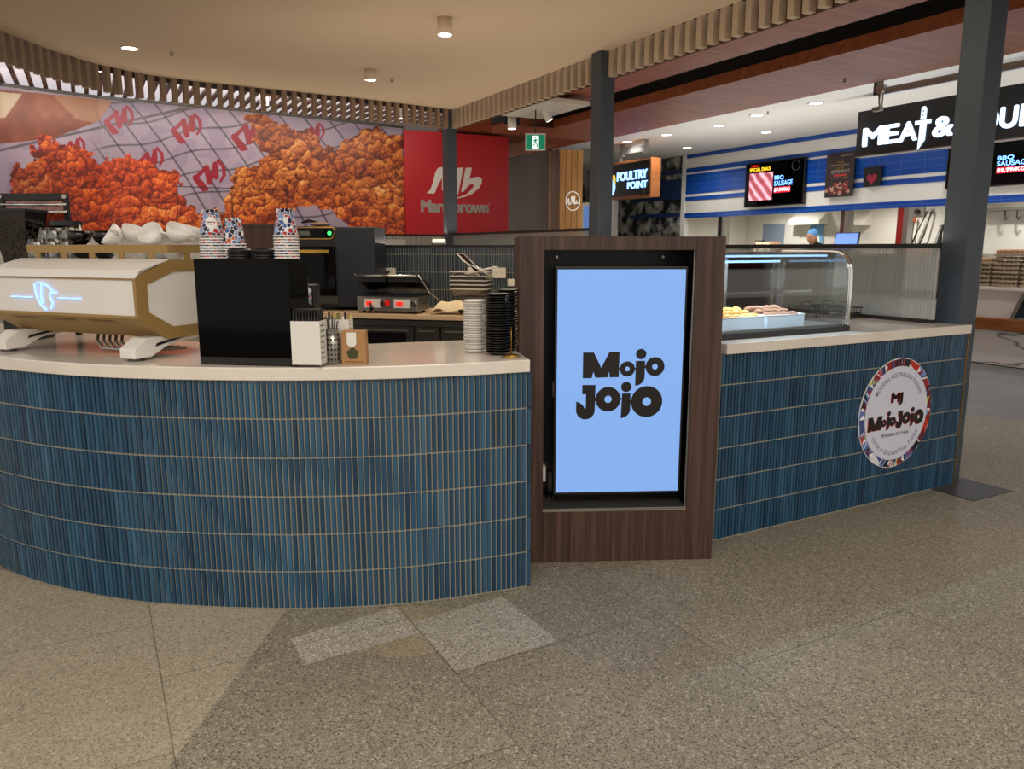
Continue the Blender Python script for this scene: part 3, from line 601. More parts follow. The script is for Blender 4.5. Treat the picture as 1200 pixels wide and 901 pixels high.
MB().lathe([(.001, 0), (.03, 0), (.032, .09), (.028, .105), (.001, .106)], 24).build('bottle_body', M['offwhite'], t)
MB().lathe([(.033, .102), (.033, .114), (.02, .118), (.008, .125), (.004, .155), (.001, .156)], 20).build('nozzle_cap', M['white'], t)
# ================================================================== BLACK BOX WITH PAPER CUPS
B0 = atz(234.5, 429, CT); B0.y = 2.90; B0.x = (234.5-600)/F_PX*2.90*1.0+.0; B0 = Vector((-1.181, 2.885, CT)); B1 = Vector((-.812, 2.828, CT)); BR = math.atan2(B1.y-B0.y, B1.x-B0.x); BW = (B1-B0).length
t = thing('black_counter_box', 'tall glossy black box on the worktop carrying the stacks of paper cups', 'box', B0, BR); BH = .395
bevel(MB().box(0, 0, .0, BW, .004, BH).build('front_panel', M['gloss'], t), .001, 1)
MB().box(0, .004, 0, .004, .16, BH).box(BW-.004, .004, 0, BW, .16, BH).box(.004, .156, 0, BW-.004, .16, BH).box(.004, .004, BH-.004, BW-.004, .156, BH).build('case', M['gloss'], t)
MB().box(.002, -.002, .004, BW-.002, .0, .03).build('kick_strip', M['black'], t)
MB().cyl(0, 0, 0, .018, .012, 16, T=Matrix.Translation((0, .06, .22)) @ Matrix.Rotation(-PI/2, 4, 'Y')).build('side_knob', M['black'], t)
bc, bs = math.cos(BR), math.sin(BR)
def bw_(lx, ly, z): return Vector((B0.x+lx*bc-ly*bs, B0.y+lx*bs+ly*bc, z))
cupm = mat('patterned_paper', (200, 200, 205), .55); nt, N, L, b = nodes(cupm)
tc = N.new('ShaderNodeTexCoord'); v1 = N.new('ShaderNodeTexVoronoi'); v1.inputs['Scale'].default_value = 62; v1.feature = 'F1'; sp_c = N.new('ShaderNodeSeparateColor')
r = ramp(nt, [(0, (20, 30, 70)), (.22, (60, 96, 160)), (.42, (130, 160, 205)), (.55, (168, 26, 30)), (.68, (222, 222, 226)), (.82, (24, 22, 30)), (.9, (190, 90, 60))], 'CONSTANT')
v2 = N.new('ShaderNodeTexVoronoi'); v2.feature = 'DISTANCE_TO_EDGE'; v2.inputs['Scale'].default_value = 62; cmp_ = N.new('ShaderNodeMath'); cmp_.operation = 'LESS_THAN'; cmp_.inputs[1].default_value = .05
mx = N.new('ShaderNodeMix'); mx.data_type = 'RGBA'; mx.inputs[7].default_value = lin((225, 225, 228))
L.new(tc.outputs['Object'], v1.inputs['Vector']); L.new(tc.outputs['Object'], v2.inputs['Vector']); L.new(v1.outputs['Color'], sp_c.inputs[0]); L.new(sp_c.outputs[0], r.inputs[0]); L.new(v2.outputs['Distance'], cmp_.inputs[0]); L.new(cmp_.outputs[0], mx.inputs[0]); L.new(r.outputs[0], mx.inputs[6]); L.new(mx.outputs[2], b.inputs['Base Color'])
paper = mat('white_paper', (236, 234, 232), .5)
def cup_stack(px, ly, rb, n, step, h, lab, grp, badge):
    bx = None
    for i in range(500):
        lx = BW*i/499.; p = bw_(lx, ly, 0); k = 600+F_PX*p.x/(p.y*cp_)
        if bx is None or abs(k-px) < bx[0]: bx = (abs(k-px), lx)
    base = None
    for k in range(n):
        loc = bw_(bx[1], ly, CT+BH+.001+k*step)
        where = 'topmost' if k == n-1 else ('bottom' if k == 0 else None)
        l_ = f'upturned patterned paper cup, {where} of the {lab}' if where else f'upturned patterned paper cup nested within the {lab}'
        if base is None:
            base = thing('paper_cup', l_, 'cup', loc, .3, grp)
            MB().lathe([(rb, 0), (rb*.66, h), (rb*.6, h), (rb*.6, h-.004), (.001, h-.004)], 32).build('cup_wall', cupm, base)
            MB().lathe([(rb, -.0), (rb+.0022, .001), (rb+.0022, .0045), (rb, .0055)], 32).build('rim', paper, base)
        else: last = dup(base, loc, .3+k, l_)
    if badge:
        mb = MB(); ang = math.atan2(-loc.y, -loc.x)
        rr = rb*.81+.004; T = Matrix.Rotation(ang+PI/2-last.rotation_euler.z, 4, 'Z') @ Matrix.Translation((0, -rr, h*.5)) @ Matrix.Rotation(-.13, 4, 'X') @ Matrix.Rotation(PI/2, 4, 'X')
        # a printed badge wraps the cup wall
        vs = []; fs = []; R_ = .021
        def on(u, v, e=.0006): a_ = ang-last.rotation_euler.z+u/(rb*.82); z = h*.52+v; r_ = rb-(rb-rb*.66)*z/h+e; return (r_*math.cos(a_), r_*math.sin(a_), z)
        vs.append(on(0, 0)); n_ = 28
        for i in range(n_): a_ = 2*PI*i/n_; vs.append(on(R_*math.cos(a_)*.55, R_*math.sin(a_)*.55))
        for i in range(n_): a_ = 2*PI*i/n_; vs.append(on(R_*math.cos(a_), R_*math.sin(a_)))
        for i in range(n_): j = (i+1) % n_; fs += [(0, 1+i, 1+j), (1+i, 1+n_+i, 1+n_+j, 1+j)]
        mb.add(vs, fs, 0)
        for k in range(7):
            u = -.014+k*.0045; w_ = .0017; mb.add([on(u-w_, -.002, .0012), on(u+w_, -.002, .0012), on(u+w_, .003, .0012), on(u-w_, .003, .0012)], [(0, 1, 2, 3)], 1 if k < 4 else 2)
        for k in range(3):
            u = -.004+k*.004; w_ = .0014; mb.add([on(u-w_, -.009, .0012), on(u+w_, -.009, .0012), on(u+w_, -.006, .0012), on(u-w_, -.006, .0012)], [(0, 1, 2, 3)], 1)
        mb.build('round_badge', [paper, M['logo'], logo_r], last)
cup_stack(249.5, .06, .0445, 9, .0100, .10, 'left cup stack on the black box', 'paper cups in the left stack', True)
cup_stack(275, .085, .042, 6, .0100, .10, 'second cup stack behind the left one', 'paper cups in the second stack', False)
cup_stack(336, .055, .0445, 9, .0100, .10, 'right cup stack on the black box', 'paper cups in the right stack', False)
def lids(px, ly, n, lab):
    p = None
    for k in range(n):
        lx = (px-600)/F_PX; bx = min(((abs(600+F_PX*bw_(BW*i/300, ly, 0).x/(bw_(BW*i/300, ly, 0).y*cp_)-px), BW*i/300) for i in range(301)))[1]
        loc = bw_(bx, ly, CT+BH+.001+k*.0085)
        l_ = f'black plastic cup lid, {"topmost" if k == n-1 else ("bottom" if k == 0 else "inside")} of the {lab}' if k in (0, n-1) else f'black plastic cup lid within the {lab}'
        if p is None:
            p = MB().lathe([(.044, 0), (.046, .002), (.045, .006), (.040, .007), (.038, .013), (.034, .013), (.033, .009), (.001, .009)], 30).build('cup_lid', M['lid'], None, loc); tag(p, l_, 'lid', lab)
        else:
            q = p.copy(); C.objects.link(q); q.location = loc; q['label'] = l_
lids(281, .050, 4, 'left lid pile on the black box'); lids(309, .055, 4, 'right lid pile on the black box')
# ================================================================== STRAWS, CUTLERY, KRAFT BAG
def holder(px, Y, rz, w, d, h, label, kind):
    p = atY(px, 425, Y); t = thing('straw_holder', label, 'holder', (p.x, Y, CT), rz)
    mb = MB(); mb.box(0, 0, .012, w, .003, h).box(0, d-.003, .012, w, d, h).box(0, .003, .012, .003, d-.003, h).box(.003, .003, .012, w-.003, d-.003, .016)
    zs = [.03+i*(h-.05)/6 for i in range(7)]
    # slotted right wall
    mb.box(w-.003, .003, .012, w, .012, h).box(w-.003, d-.012, .012, w, d-.003, h); prev = .012
    for z in zs: mb.box(w-.003, .012, prev, w, d-.012, z); prev = z+.005
    mb.box(w-.003, .012, prev, w, d-.012, h); mb.build('holder_body', M['white'], t)
    mb = MB()
    for xx in (.004, w-.004): mb.tube([(xx, 0, .012), (xx, .01, .002), (xx, d-.01, .002), (xx, d, .012)], .0018, 6)
    mb.build('wire_foot', M['steel'], t)
    if kind == 'straws':
        mb = MB(); n = 9
        for i in range(n):
            for j in range(7): mb.tube([(.009+i*(w-.018)/(n-1), .012+j*(d-.024)/6, .02), (.009+i*(w-.018)/(n-1), .012+j*(d-.024)/6, h+.042)], .0048, 8)
        mb.build('straw_bundle', M['black'], t)['kind'] = 'stuff'
    else:
        for i in range(12):
            m_ = [M['offwhite'], M['kraft'], M['black'], mat('lime_paper', (200, 200, 90), .6)][i % 4]; a = .01+(i % 6)*(w-.02)/5; c_ = .015+(i//6)*.03
            MB().box(a-.004, c_, .02, a+.004, c_+.002, h+.012+.006*((i*7) % 4), 0, 0, Matrix.Rotation(.04*((i % 3)-1), 4, 'Y')).build('sugar_stick', m_, t)
    return t
holder(383, 2.94, -.05, .090, .07, .165, 'white slotted holder with sachets behind the steel cutlery pot', 'sachets')
holder(342.5, 2.80, -.06, .108, .075, .172, 'white slotted holder packed with black straws', 'straws')
p = atY(391, 426, 2.89); t = thing('cutlery_pot', 'perforated steel pot holding cutlery between the holders and the kraft bag', 'cutlery pot', (p.x, 2.89, CT))
MB().lathe([(.001, 0), (.025, 0), (.025, .135), (.0235, .135), (.0235, .003), (.001, .003)], 32).build('pot', M['steel'], t)
mb = MB()
for i in range(12):
    for j in range(6): a = 2*PI*i/12; T = Matrix.Rotation(a, 4, 'Z') @ Matrix.Translation((.0252, 0, .02+j*.019)) @ Matrix.Rotation(PI/2, 4, 'Y'); mb.cyl(0, 0, 0, .0004, .0042, 10, T=T)
mb.build('perforation', M['black'], t)
for k in range(5): a = k*1.25; MB().tube([(.008*math.cos(a), .008*math.sin(a), .01), (.018*math.cos(a), .018*math.sin(a), .15+.006*k), (.022*math.cos(a), .022*math.sin(a), .165+.006*k)], .003, 6).build('cutlery', M['dsteel'], t)
p = atY(400.5, 426, 2.88); t = thing('kraft_bag', 'small brown kraft bag of white sachets with a dark green flower print', 'paper bag', (p.x, 2.88, CT), -.05)
bevel(MB().add([(0, 0, 0), (.094, 0, 0), (.094, .05, 0), (0, .05, 0), (0, .006, .128), (.092, .006, .128), (.092, .044, .128), (0, .044, .128)], [(0, 1, 5, 4), (1, 2, 6, 5), (2, 3, 7, 6), (3, 0, 4, 7), (4, 5, 6, 7), (3, 2, 1, 0)]).build('bag_body', M['kraft'], t), .003)
MB().plate([(.022, .078), (.03, .070), (.040, .0655), (.05, .070), (.058, .078), (.058, .122), (.022, .122)], .0005, .0030).build('window_sachets', M['offwhite'], t)
mb = MB()
for k in range(5): a = 2*PI*k/5+PI/2; mb.plate([(.043+.011*math.cos(a)+.0115*math.cos(q*PI/8), .042+.011*math.sin(a)+.0115*math.sin(q*PI/8)) for q in range(16)], -.0003-.00008*k, .0022)
mb.plate([(.043+.010*math.cos(q*PI/8), .042+.010*math.sin(q*PI/8)) for q in range(16)], -.0008, .0022); mb.build('flower_print', M['green'], t)
for k in range(3): pass
MB().box(.012, -.0006, .010, .08, .001, .012).build('print_line', M['green'], t)
# ================================================================== STACKED SAUCERS AND DISHES, SPIKE
def stack(px, Y, r, n, step, m, name, cat, lab, grp):
    x = atY(px, 415, Y).x; p = None
    for k in range(n):
        l_ = f'{lab}, {"topmost" if k == n-1 else "bottom"} of its stack' if k in (0, n-1) else f'{lab}, inside its stack'
        j = .0012; loc = (x+random.uniform(-j, j), Y+random.uniform(-j, j), CT+.0005+k*step)
        if p is None:
            p = MB().lathe([(.001, .001), (r*.62, 0), (r*.66, .004), (r*.97, .010), (r, .0125), (r*.985, .0145), (r*.95, .0125), (r*.62, .006), (.001, .005)], 36).build(name, m, None, loc); tag(p, l_, cat, grp)
        else: q = p.copy(); C.objects.link(q); q.location = loc; q['label'] = l_
random.seed(9)
stack(556.5, 3.235, .0485, 22, .0098, M['ceramic'], 'saucer', 'saucer', 'white saucer beside the black dishes', 'white saucers in the tall stack')
stack(583, 3.165, .0505, 24, .0103, M['bceramic'], 'dish', 'dish', 'black dish in the stack touching the white saucers', 'black dishes in the left stack')
stack(594, 3.29, .0505, 25, .0103, M['bceramic'], 'dish', 'dish', 'black dish in the stack nearest the walnut cabinet', 'black dishes in the right stack')
t = thing('bill_spike', 'brass bill spike on the end of the worktop by the black dishes', 'bill spike', (-.003, 3.075, CT))
MB().lathe([(.001, .004), (.036, .002), (.040, .006), (.034, .011), (.012, .012), (.004, .018), (.001, .018)], 6).build('base', M['brass'], t); MB().tube([(0, 0, .01), (0, 0, .125)], .0012, 6).build('spike', M['brass'], t)
for a in range(3): MB().cyl(.034*math.cos(a*2.1-1.2), .034*math.sin(a*2.1-1.2), 0, .004, .004, 8).build('foot', M['black'], t)
# ================================================================== BACK BENCH AND TILED WALL
BA = math.radians(-14); bl = atY(437, 373, 6.15); BX, BY = -1.86, 6.31       # back bench frame, turned a little
BT = .885
t = thing('back_bench', 'dark steel under-bench fridge run below the pale back bench', 'fridge bench', (BX, BY, 0), BA)
MB().box(0, .06, .10, 2.3, .68, BT-.05).build('fridge_body', M['dsteel'], t)
MB().box(.02, .1, 0, 2.28, .6, .10).build('plinth', M['black'], t)
for k, (a, b_) in enumerate(((.02, .55), (.57, 1.10), (1.12, 1.32), (1.34, 1.9))):
    o = MB().box(a, .035, .13, b_, .06, BT-.10, 0, .003).build('door', M['dsteel'], t)
    if k in (0, 1): MB().box(a+.06, .031, .19, b_-.06, .035, BT-.15).build('door_glass', mat('fridge_glass', (20, 20, 22), .06), o)
    MB().box(a+.03, .01, BT-.135, b_-.03, .02, BT-.125).build('door_handle', M['steel'], o)
MB().box(0, .02, BT-.095, 2.3, .06, BT-.05).build('fascia', M['dsteel'], t)
o = bevel(MB().box(0, 0, 0, 2.3, .70, .04).build('bench_top', mat('bench_laminate', (214, 186, 150), .35), None, (BX, BY, BT-.04), BA)); tag(o, 'pale laminate bench top under the sandwich press at the back', 'bench top')
def bn(px, ly, z=BT+.001):   # on the bench, under pixel column px, at depth ly
    best = min(((abs(600+F_PX*(BX+i*.005*math.cos(BA)-ly*math.sin(BA))/((BY+i*.005*math.sin(BA)+ly*math.cos(BA))*cp_)-px), i*.005) for i in range(460)))[1]
    return Vector((BX+best*math.cos(BA)-ly*math.sin(BA), BY+best*math.sin(BA)+ly*math.cos(BA), z))
# tiled back wall
w0 = bn(300, .74, 0); t = thing('tiled_wall', 'low back wall of dark blue finger tiles behind the bench', 'wall', w0, BA); wl = 2.15
MB().box(-.5, .012, 0, wl, .12, 1.41).build('wall_core', M['grout'], t)
mb = MB(); tile_rows(mb, [(-.5, .01), (wl, .01)], .735, 4, .1525, .0235, .75); tile_rows(mb, [(-.5, .01), (wl, .01)], 1.345, 1, .065, .0235, .75)
mb.build('tile_cladding', [tile_m], t)
MB().box(-.5, 0, 1.41, wl, .13, 1.425).build('capping', M['black'], t)
w0.z = 0
def wp(px, py): return pl(px, py, (w0.x, w0.y, 0), BA)
def outlet(x0, x1, y0, y1, lab, kind):
    a = wp((x0+x1)/2, (y0+y1)/2); lx, z = a; loc = (w0.x+lx*math.cos(BA), w0.y+lx*math.sin(BA), z); h = (y1-y0)*.0072*1.05; w = (x1-x0)*.0073
    o = thing('power_outlet', lab, 'outlet', loc, BA); bevel(MB().box(-w/2, -.006, -h/2, w/2, .006, h/2).build('cover_plate', M['cream'], o), .002)
    if kind:
        for k in (-1, 1):
            mb = MB()
            for q in range(3): a_ = q*2.094+PI/2; mb.box(k*w*.22+.008*math.cos(a_)-.0015, -.0072, .008*math.sin(a_)-.004, k*w*.22+.008*math.cos(a_)+.0015, -.006, .008*math.sin(a_)+.004)
            mb.build('socket_slots', M['dsteel'], o)
    if kind == 2: MB().tube([(0, -.008, 0), (.0, -.05, 0), (.01, -.06, -.04), (.02, -.05, -.12)], .012).build('plug_and_cord', M['black'], o)
outlet(448, 464, 314, 323, 'cream power outlet with a black plug behind the sandwich press', 2); outlet(548, 565, 314, 325.5, 'blank cream cover plate left of the pair on the tiles', 0)
outlet(576, 593, 314, 325.5, 'cream double power outlet on the tiles above the white saucers', 1); outlet(595, 606, 327, 335, 'small cream switch plate nearest the walnut cabinet', 0)
# white tube on the wall top
a = wp(512, 288); p = Vector((w0.x+a[0]*math.cos(BA)-.06*math.sin(BA), w0.y+a[0]*math.sin(BA)+.06*math.cos(BA), 1.452))
t = thing('paper_roll', 'small white roll with a dark end lying on top of the tiled back wall', 'roll', p, BA); T = Matrix.Rotation(PI/2, 4, 'Y')
MB().cyl(0, 0, -.055, .055, .026, 20, T=T).build('roll', M['white'], t); MB().cyl(0, 0, -.062, -.055, .026, 20, T=T).build('end_cap', M['black'], t)
# rapid oven
OL = atY(395, 365, 5.78); OA = math.radians(8)
ol = atY(349, 300, 5.98)
t = thing('rapid_oven', 'black countertop oven with a gold outlined control fascia and green light', 'oven', (OL.x, 6.12, BT), 0)
# the front faces the staff side, left of view; its long side faces the counter
fw = .34; OZ = .10
t.rotation_euler = (0, 0, math.radians(-4)); t.location = (atY(349, 300, 6.45).x, 6.45, BT)
def ob(px, py): return pl(px, py, (t.location.x, t.location.y, BT), math.radians(-4))
fx = ob(395, 300)[0]; topf = ob(395, 265)[1]; rx = ob(438, 300)[0]
bevel(MB().box(0, .0, .03, fx, .42, topf).build('oven_body', M['black'], t), .01)
bevel(MB().prism([(fx-.01, .0), (rx, .04), (rx, .42), (fx-.01, .42)], .03, topf-.005).build('side_panel', mat('oven_side', (30, 36, 46), .4), t), .008)
z0, z1 = ob(395, 280)[1], topf-.01
mb = MB(); mb.tube([(0, -.006, z1), (fx-.02, -.006, z1), (fx-.006, -.006, z1-.03), (fx-.03, -.006, z0+.01), (fx-.05, -.006, z0), (0, -.006, z0)], .0045); mb.build('gold_outline', mat('gold_glow', (226, 176, 90), .3, .3), t)
MB().box(0, -.004, z0+.012, fx-.04, .001, z1-.012).build('control_fascia', M['gloss'], t)
MB().box(.02, -.006, z0+.03, .11, -.003, z1-.03).build('display', mat('dim_display', (96, 96, 92), .3), t)
MB().cyl(0, 0, 0, .005, .016, 16, T=Matrix.Translation((fx-.055, -.004, (z0+z1)/2)) @ Matrix.Rotation(PI/2, 4, 'X')).build('status_light', mat('green_led', (60, 240, 110), emit=1.8), t)
o = MB().box(.0, -.03, .13, fx-.015, -.004, z0-.06, 0, .006).build('oven_door', M['gloss'], t); hz = z0-.10
MB().box(.0, -.06, hz-.015, fx-.05, -.045, hz+.012).build('door_handle', M['brass'], o)
MB().box(0, -.012, .06, fx, -.002, .12).build('lower_grille', M['dsteel'], t)
for xx, yy in ((.05, .05), (rx-.05, .08), (.05, .37), (rx-.05, .37)): MB().cyl(xx, yy, 0, .03, .02, 14).build('foot', M['rubber'], t)
# tongs / gloves lying on the oven
p = t.location; q = thing('serving_tongs', 'folded tan cloth with dark tongs lying on top of the black oven', 'tongs', (p.x+.09, p.y+.12, BT+topf+.002), 0)
MB().ball((0.08, 0, .018), .09, .05, .018, 14).build('cloth_pad', mat('tan_cloth', (150, 122, 92), .9), q); MB().tube([(-.08, 0, .03), (-.02, .0, .055), (.03, .02, .04)], .007).tube([(-.08, .02, .03), (-.02, .02, .04), (.05, .02, .04)], .007).build('tongs', M['black'], q)
# dark timber box behind the black box
p = atY(283, 300, 5.1); w = atY(323, 300, 5.1).x-p.x
t = thing('timber_bin', 'plain dark timber cabinet end rising behind the black box between the paper cups', 'cabinet', (p.x, 5.1, 0)); zt = atY(300, 262, 5.1).z
MB().box(0, 0, .08, w, .35, zt-.02).build('carcass', M['dwood'], t); MB().box(-.006, -.006, zt-.02, w+.006, .356, zt).build('top_board', M['dwood'], t); MB().box(.02, .03, 0, w-.02, .32, .08).build('plinth', M['black'], t)
# napkin / syrup things right of the black box
p = atY(358, 300, 3.9); 
t = thing('dispenser_tower', 'narrow grey dispenser with a patterned cup sleeve beside the black oven', 'dispenser', (p.x-.02, 3.42, CT)); 
t.location = (atY(352, 300, 3.40).x, 3.30, CT)
bevel(MB().box(0, 0, 0, .08, .1, .28).build('dispenser_body', M['black'], t), .006); bevel(MB().box(.005, -.004, .15, .055, .0, .31).build('front_plate', M['dsteel'], t), .002)
MB().box(.056, -.006, .19, .068, .0, .27).build('patterned_sleeve', cupm, t); MB().box(.03, -.02, .11, .075, .0, .14, 0, .003).build('lever', M['black'], t)
# sandwich press
p = bn(416.5, .03); e = bn(488, .03); PW = (e-p).length
t = thing('sandwich_press', 'steel double sandwich press with red digital displays, lid half open', 'sandwich press', p, BA)
bevel(MB().box(0, 0, .02, PW, .27, .135).build('press_base', M['steel'], t), .004)
MB().box(0, -.004, .135, PW, .28, .15).build('hot_plate', M['black'], t)
T = Matrix.Translation((0, .27, .17)) @ Matrix.Rotation(math.radians(-17), 4, 'X')
for a, b_ in ((.0, PW*.47), (PW*.53, PW)):
    MB().box(a, -.28, -.0, b_, .0, .03, 0, 0, T).build('ribbed_top_plate', M['black'], t)
    bevel(MB().box(a, -.28, .03, b_, .0, .06, 0, 0, T).build('lid', M['dsteel'], t), .004)
MB().tube([(0, -.31, .04), (PW, -.31, .04)], .009, 8, 0, False, T).build('handle_bar', M['chrome'], t)
MB().tube([T @ Vector((PW+.01, -.30, .05)), Vector((PW+.06, .1, .17)), Vector((PW+.08, .27, .10))], .006).tube([T @ Vector((-.01, -.30, .05)), Vector((-.01, .25, .17))], .006).build('lid_arms', M['chrome'], t)
for x in (.06, PW-.20):
    MB().box(x, -.003, .045, x+.14, .0, .115).build('control_plate', M['offwhite'], t)
    MB().box(x+.02, -.006, .06, x+.075, -.003, .095).build('digital_display', mat('red_display', (255, 40, 30), emit=.9), t)
for x in (.225, PW-.035): MB().cyl(0, 0, 0, .018, .022, 20, T=Matrix.Translation((x, -.001, .08)) @ Matrix.Rotation(PI/2, 4, 'X')).build('knob', M['chrome'], t)
MB().box(PW*.47, -.006, .06, PW*.47+.035, 0, .11).build('rocker_switch', mat('red_switch', (200, 30, 20), .3, emit=.4), t)
for i in range(3): MB().box(PW, .1, .05+i*.025, PW+.001, .2, .058+i*.025).build('side_vent', M['black'], t)
for xx in (.04, PW-.04):
    for yy in (.04, .23): MB().cyl(xx, yy, 0, .02, .014, 12).build('foot', M['rubber'], t)
t = thing('glass_tumbler', 'small glass of amber tea in front of the sandwich press', 'glass', bn(434.5, .06), 0)
MB().lathe([(.001, 0), (.032, 0), (.044, .085), (.041, .085), (.03, .006), (.001, .006)], 24).build('glass_body', M['acry'], t)
MB().lathe([(.001, .007), (.0295, .007), (.036, .05), (.001, .05)], 24).build('tea', mat('amber_tea', (226, 160, 80), .2, alpha=.75), t)
# folded cloth and containers
t = thing('folded_cloth', 'cream cloth bag slumped on the bench by the clear containers', 'cloth', bn(508, .03), BA)
mb = MB(); n = 22; vs = []; fs = []
for i in range(n+1):
    for j in range(13):
        u, v = i/n, j/12; x = u*.30; y = v*.2; z = .115*(min(1, u*4.2))**.7*(math.sin(PI*min(1, max(0, v*.92+.04))))**.5*(1-.25*u)+.012*math.sin(9*u+3*v); vs.append((x-.04, y, max(.0, z)))
for i in range(n):
    for j in range(12): a = i*13+j; fs.append((a, a+13, a+14, a+1))
mb.add(vs, fs, 0, None, True); mb.build('folded_cloth_body', M['cloth'], t)
random.seed(4); cp = None
labs = ['bottom', 'second lowest', 'middle', 'fourth from the bottom', 'topmost level']
for k in range(5):
    loc = bn(552, .34, BT+.13+k*.034)
    if cp is None:
        cp = thing('clear_container', f'clear plastic food container, {labs[k]} of the stack on the bench', 'container', loc, BA, 'clear food containers')
        mb = MB().add([(-.13, -.08, 0), (.13, -.08, 0), (.13, .08, 0), (-.13, .08, 0), (-.145, -.095, .06), (.145, -.095, .06), (.145, .095, .06), (-.145, .095, .06)], [(3, 2, 1, 0), (0, 1, 5, 4), (1, 2, 6, 5), (2, 3, 7, 6), (3, 0, 4, 7)]); mb.build('tub', M['acry'], cp)
        MB().tube([(-.15, -.1, .06), (.15, -.1, .06), (.15, .1, .06), (-.15, .1, .06)], .005, 6, 0, True).build('lip', M['offwhite'], cp)
    else: dup(cp, loc, BA+random.uniform(-.05, .05), f'clear plastic food container, {labs[k]} of the stack on the bench')
for k, (tl, lab) in enumerate(((.75, 'clear plastic lid leaning steeply on the container stack'), (.5, 'clear plastic lid leaning right on the container stack'), (-.2, 'clear plastic lid resting flat atop the container stack'))):
    o = thing('container_lid', lab, 'lid', bn(553+k*5, .30, BT+.38-(.02*k)), BA); o.rotation_euler = (0, tl, BA+.2*k)
    MB().box(-.13, -.085, -.003, .13, .085, 0).tube([(-.13, -.085, 0), (.13, -.085, 0), (.13, .085, 0), (-.13, .085, 0)], .004, 6, 1, True).build('lid_sheet', [M['acry'], M['offwhite']], o)
o = MB().box(0, 0, 0, .30, .24, .129, 0, .008).build('bread_board_box', M['dsteel'], None, bn(536, .24), BA); tag(o, 'low steel box under the stack of clear containers', 'box')
# kiosk staff floor is the same terrazzo
# ================================================================== REEDED GLASS SCREENS
rg = mat('reeded_glass', (226, 218, 206), .12); nt, N, L, b = nodes(rg); tr_ = N.new('ShaderNodeBsdfTransparent'); tr_.inputs[0].default_value = lin((225, 220, 212)); mx = N.new('ShaderNodeMixShader'); mx.inputs[0].default_value = .72
L.new(tr_.outputs[0], mx.inputs[1]); L.new(b.outputs[0], mx.inputs[2]); L.new(mx.outputs[0], N['Material Output'].inputs[0])
def reeded(name_lab, s, t0, t1, z0, z1, along='t'):
    if along == 't': t = thing('reeded_glass_screen', name_lab, 'glass screen', W(s, t0, z0), GR+PI/2)
    else: t = thing('reeded_glass_screen', name_lab, 'glass screen', W(t0, s, z0), GR)
    L_ = t1-t0; mb = MB(); P_ = .022; n = int(L_/P_); P_ = L_/n; vs = []; fs = []
    for i in range(n*4+1):
        u = (i % 4)/4; y = -.002-.009*math.sin(PI*u); x = i*P_/4
        vs += [(x, y, .02), (x, y, z1-z0-.025)]
    for i in range(n*4): fs.append((2*i, 2*i+2, 2*i+3, 2*i+1))
    o_ = len(vs); vs += [(0, .004, .02), (n*P_, .004, .02), (n*P_, .004, z1-z0-.025), (0, .004, z1-z0-.025)]; fs.append((o_+1, o_, o_+3, o_+2))
    mb.add(vs, fs); g_ = mb.build('glass_panel', [rg, M['cglass']], t)
    for i in range(n*4): g_.data.polygons[i].material_index = 1 if i % 4 == 0 else 0
    g_.data.polygons[n*4].material_index = 1
    for p_ in g_.data.polygons: p_.use_smooth = True
    MB().box(0, -.015, z1-z0-.028, L_, .015, z1-z0).build('top_rail', M['black'], t); MB().box(0, -.015, 0, L_, .015, .022).build('bottom_rail', M['black'], t)
    return t
reeded('reeded glass screen with a black top rail behind the food display case', -.2, .12, 3.7, CT, 1.425)
reeded('reeded glass screen between the middle post and the far post, behind the cabinet', .0, 3.9, 7.36, .9, 1.60)
reeded('reeded glass screen under the red sign and the chicken mural', 7.46, -6.2, -.09, .9, 1.585, 's')
struct('trim_5', MB().box(-.10, 3.9, 0, .08, 7.36, .9).box(-6.2, 7.38, 0, -.09, 7.54, .9), M['grout'])
# ================================================================== FOOD DISPLAY CASE
S0, S1 = -1.915, -.965
t = stthing('food_display_case', 'curved glass food display case with bluish strip lights on the right counter', 'display case', S0, .1, CT); L_ = S1-S0
pf = smooth([(.0, .028), (-.005, .18), (.0, .31), (.012, .355), (.04, .39), (.08, .408), (.14, .413), (.5, .414)], 6)
vs = []; fs = []
for y, z in pf: vs += [(0, y, z), (L_-.02, y, z)]
for i in range(len(pf)-1): fs.append((2*i, 2*i+1, 2*i+3, 2*i+2))
MB().add(vs, fs, 0, None, True).build('curved_glass', M['cglass'], t)
MB().prism([(0, .03)]+[(y, z) for y, z in pf]+[(.5, .03)], L_-.022, L_-.018, 0, X).build('end_glass', M['cglass'], t)
mb = MB(); mb.tube([(L_-.012, y-.002, z) for y, z in pf], .012, 8); mb.tube([(L_-.03, y-.004, z+.002) for y, z in pf], .005, 6); mb.tube([(.01, y-.002, z) for y, z in pf], .012, 8); mb.build('end_frame', M['chrome'], t)
MB().box(0, -.012, 0, L_, .5, .026).build('base_frame', M['black'], t)
MB().box(0, .02, .026, L_-.03, .48, .036).build('deck', M['steel'], t)
MB().box(0, .47, .38, L_, .50, .415).box(L_-.05, .46, .026, L_-.02, .5, .40).box(L_*.52, .47, .026, L_*.52+.03, .5, .4).build('rear_frame', M['steel'], t)
MB().box(L_*.52+.05, .485, .04, L_-.06, .49, .38).build('rear_door', M['cglass'], t)
MB().box(.0, .22, .20, L_-.04, .45, .206).build('glass_shelf', M['cglass'], t); MB().box(0, .215, .197, L_-.04, .222, .209).build('shelf_edge', M['chrome'], t)
MB().tube([(.02, .12, .395), (L_-.06, .12, .395)], .005, 8).build('light_strip', M['led'], t)
MB().tube([(.02, .44, .36), (L_-.06, .44, .36)], .006, 8).build('light_strip', M['led'], t)
for sx in (.25, .7): 
    l = area('case_lamp', W(S0+sx, .29, CT+.372), .4, 4.5, (.72, .86, 1), (0, 0, GR), .02)
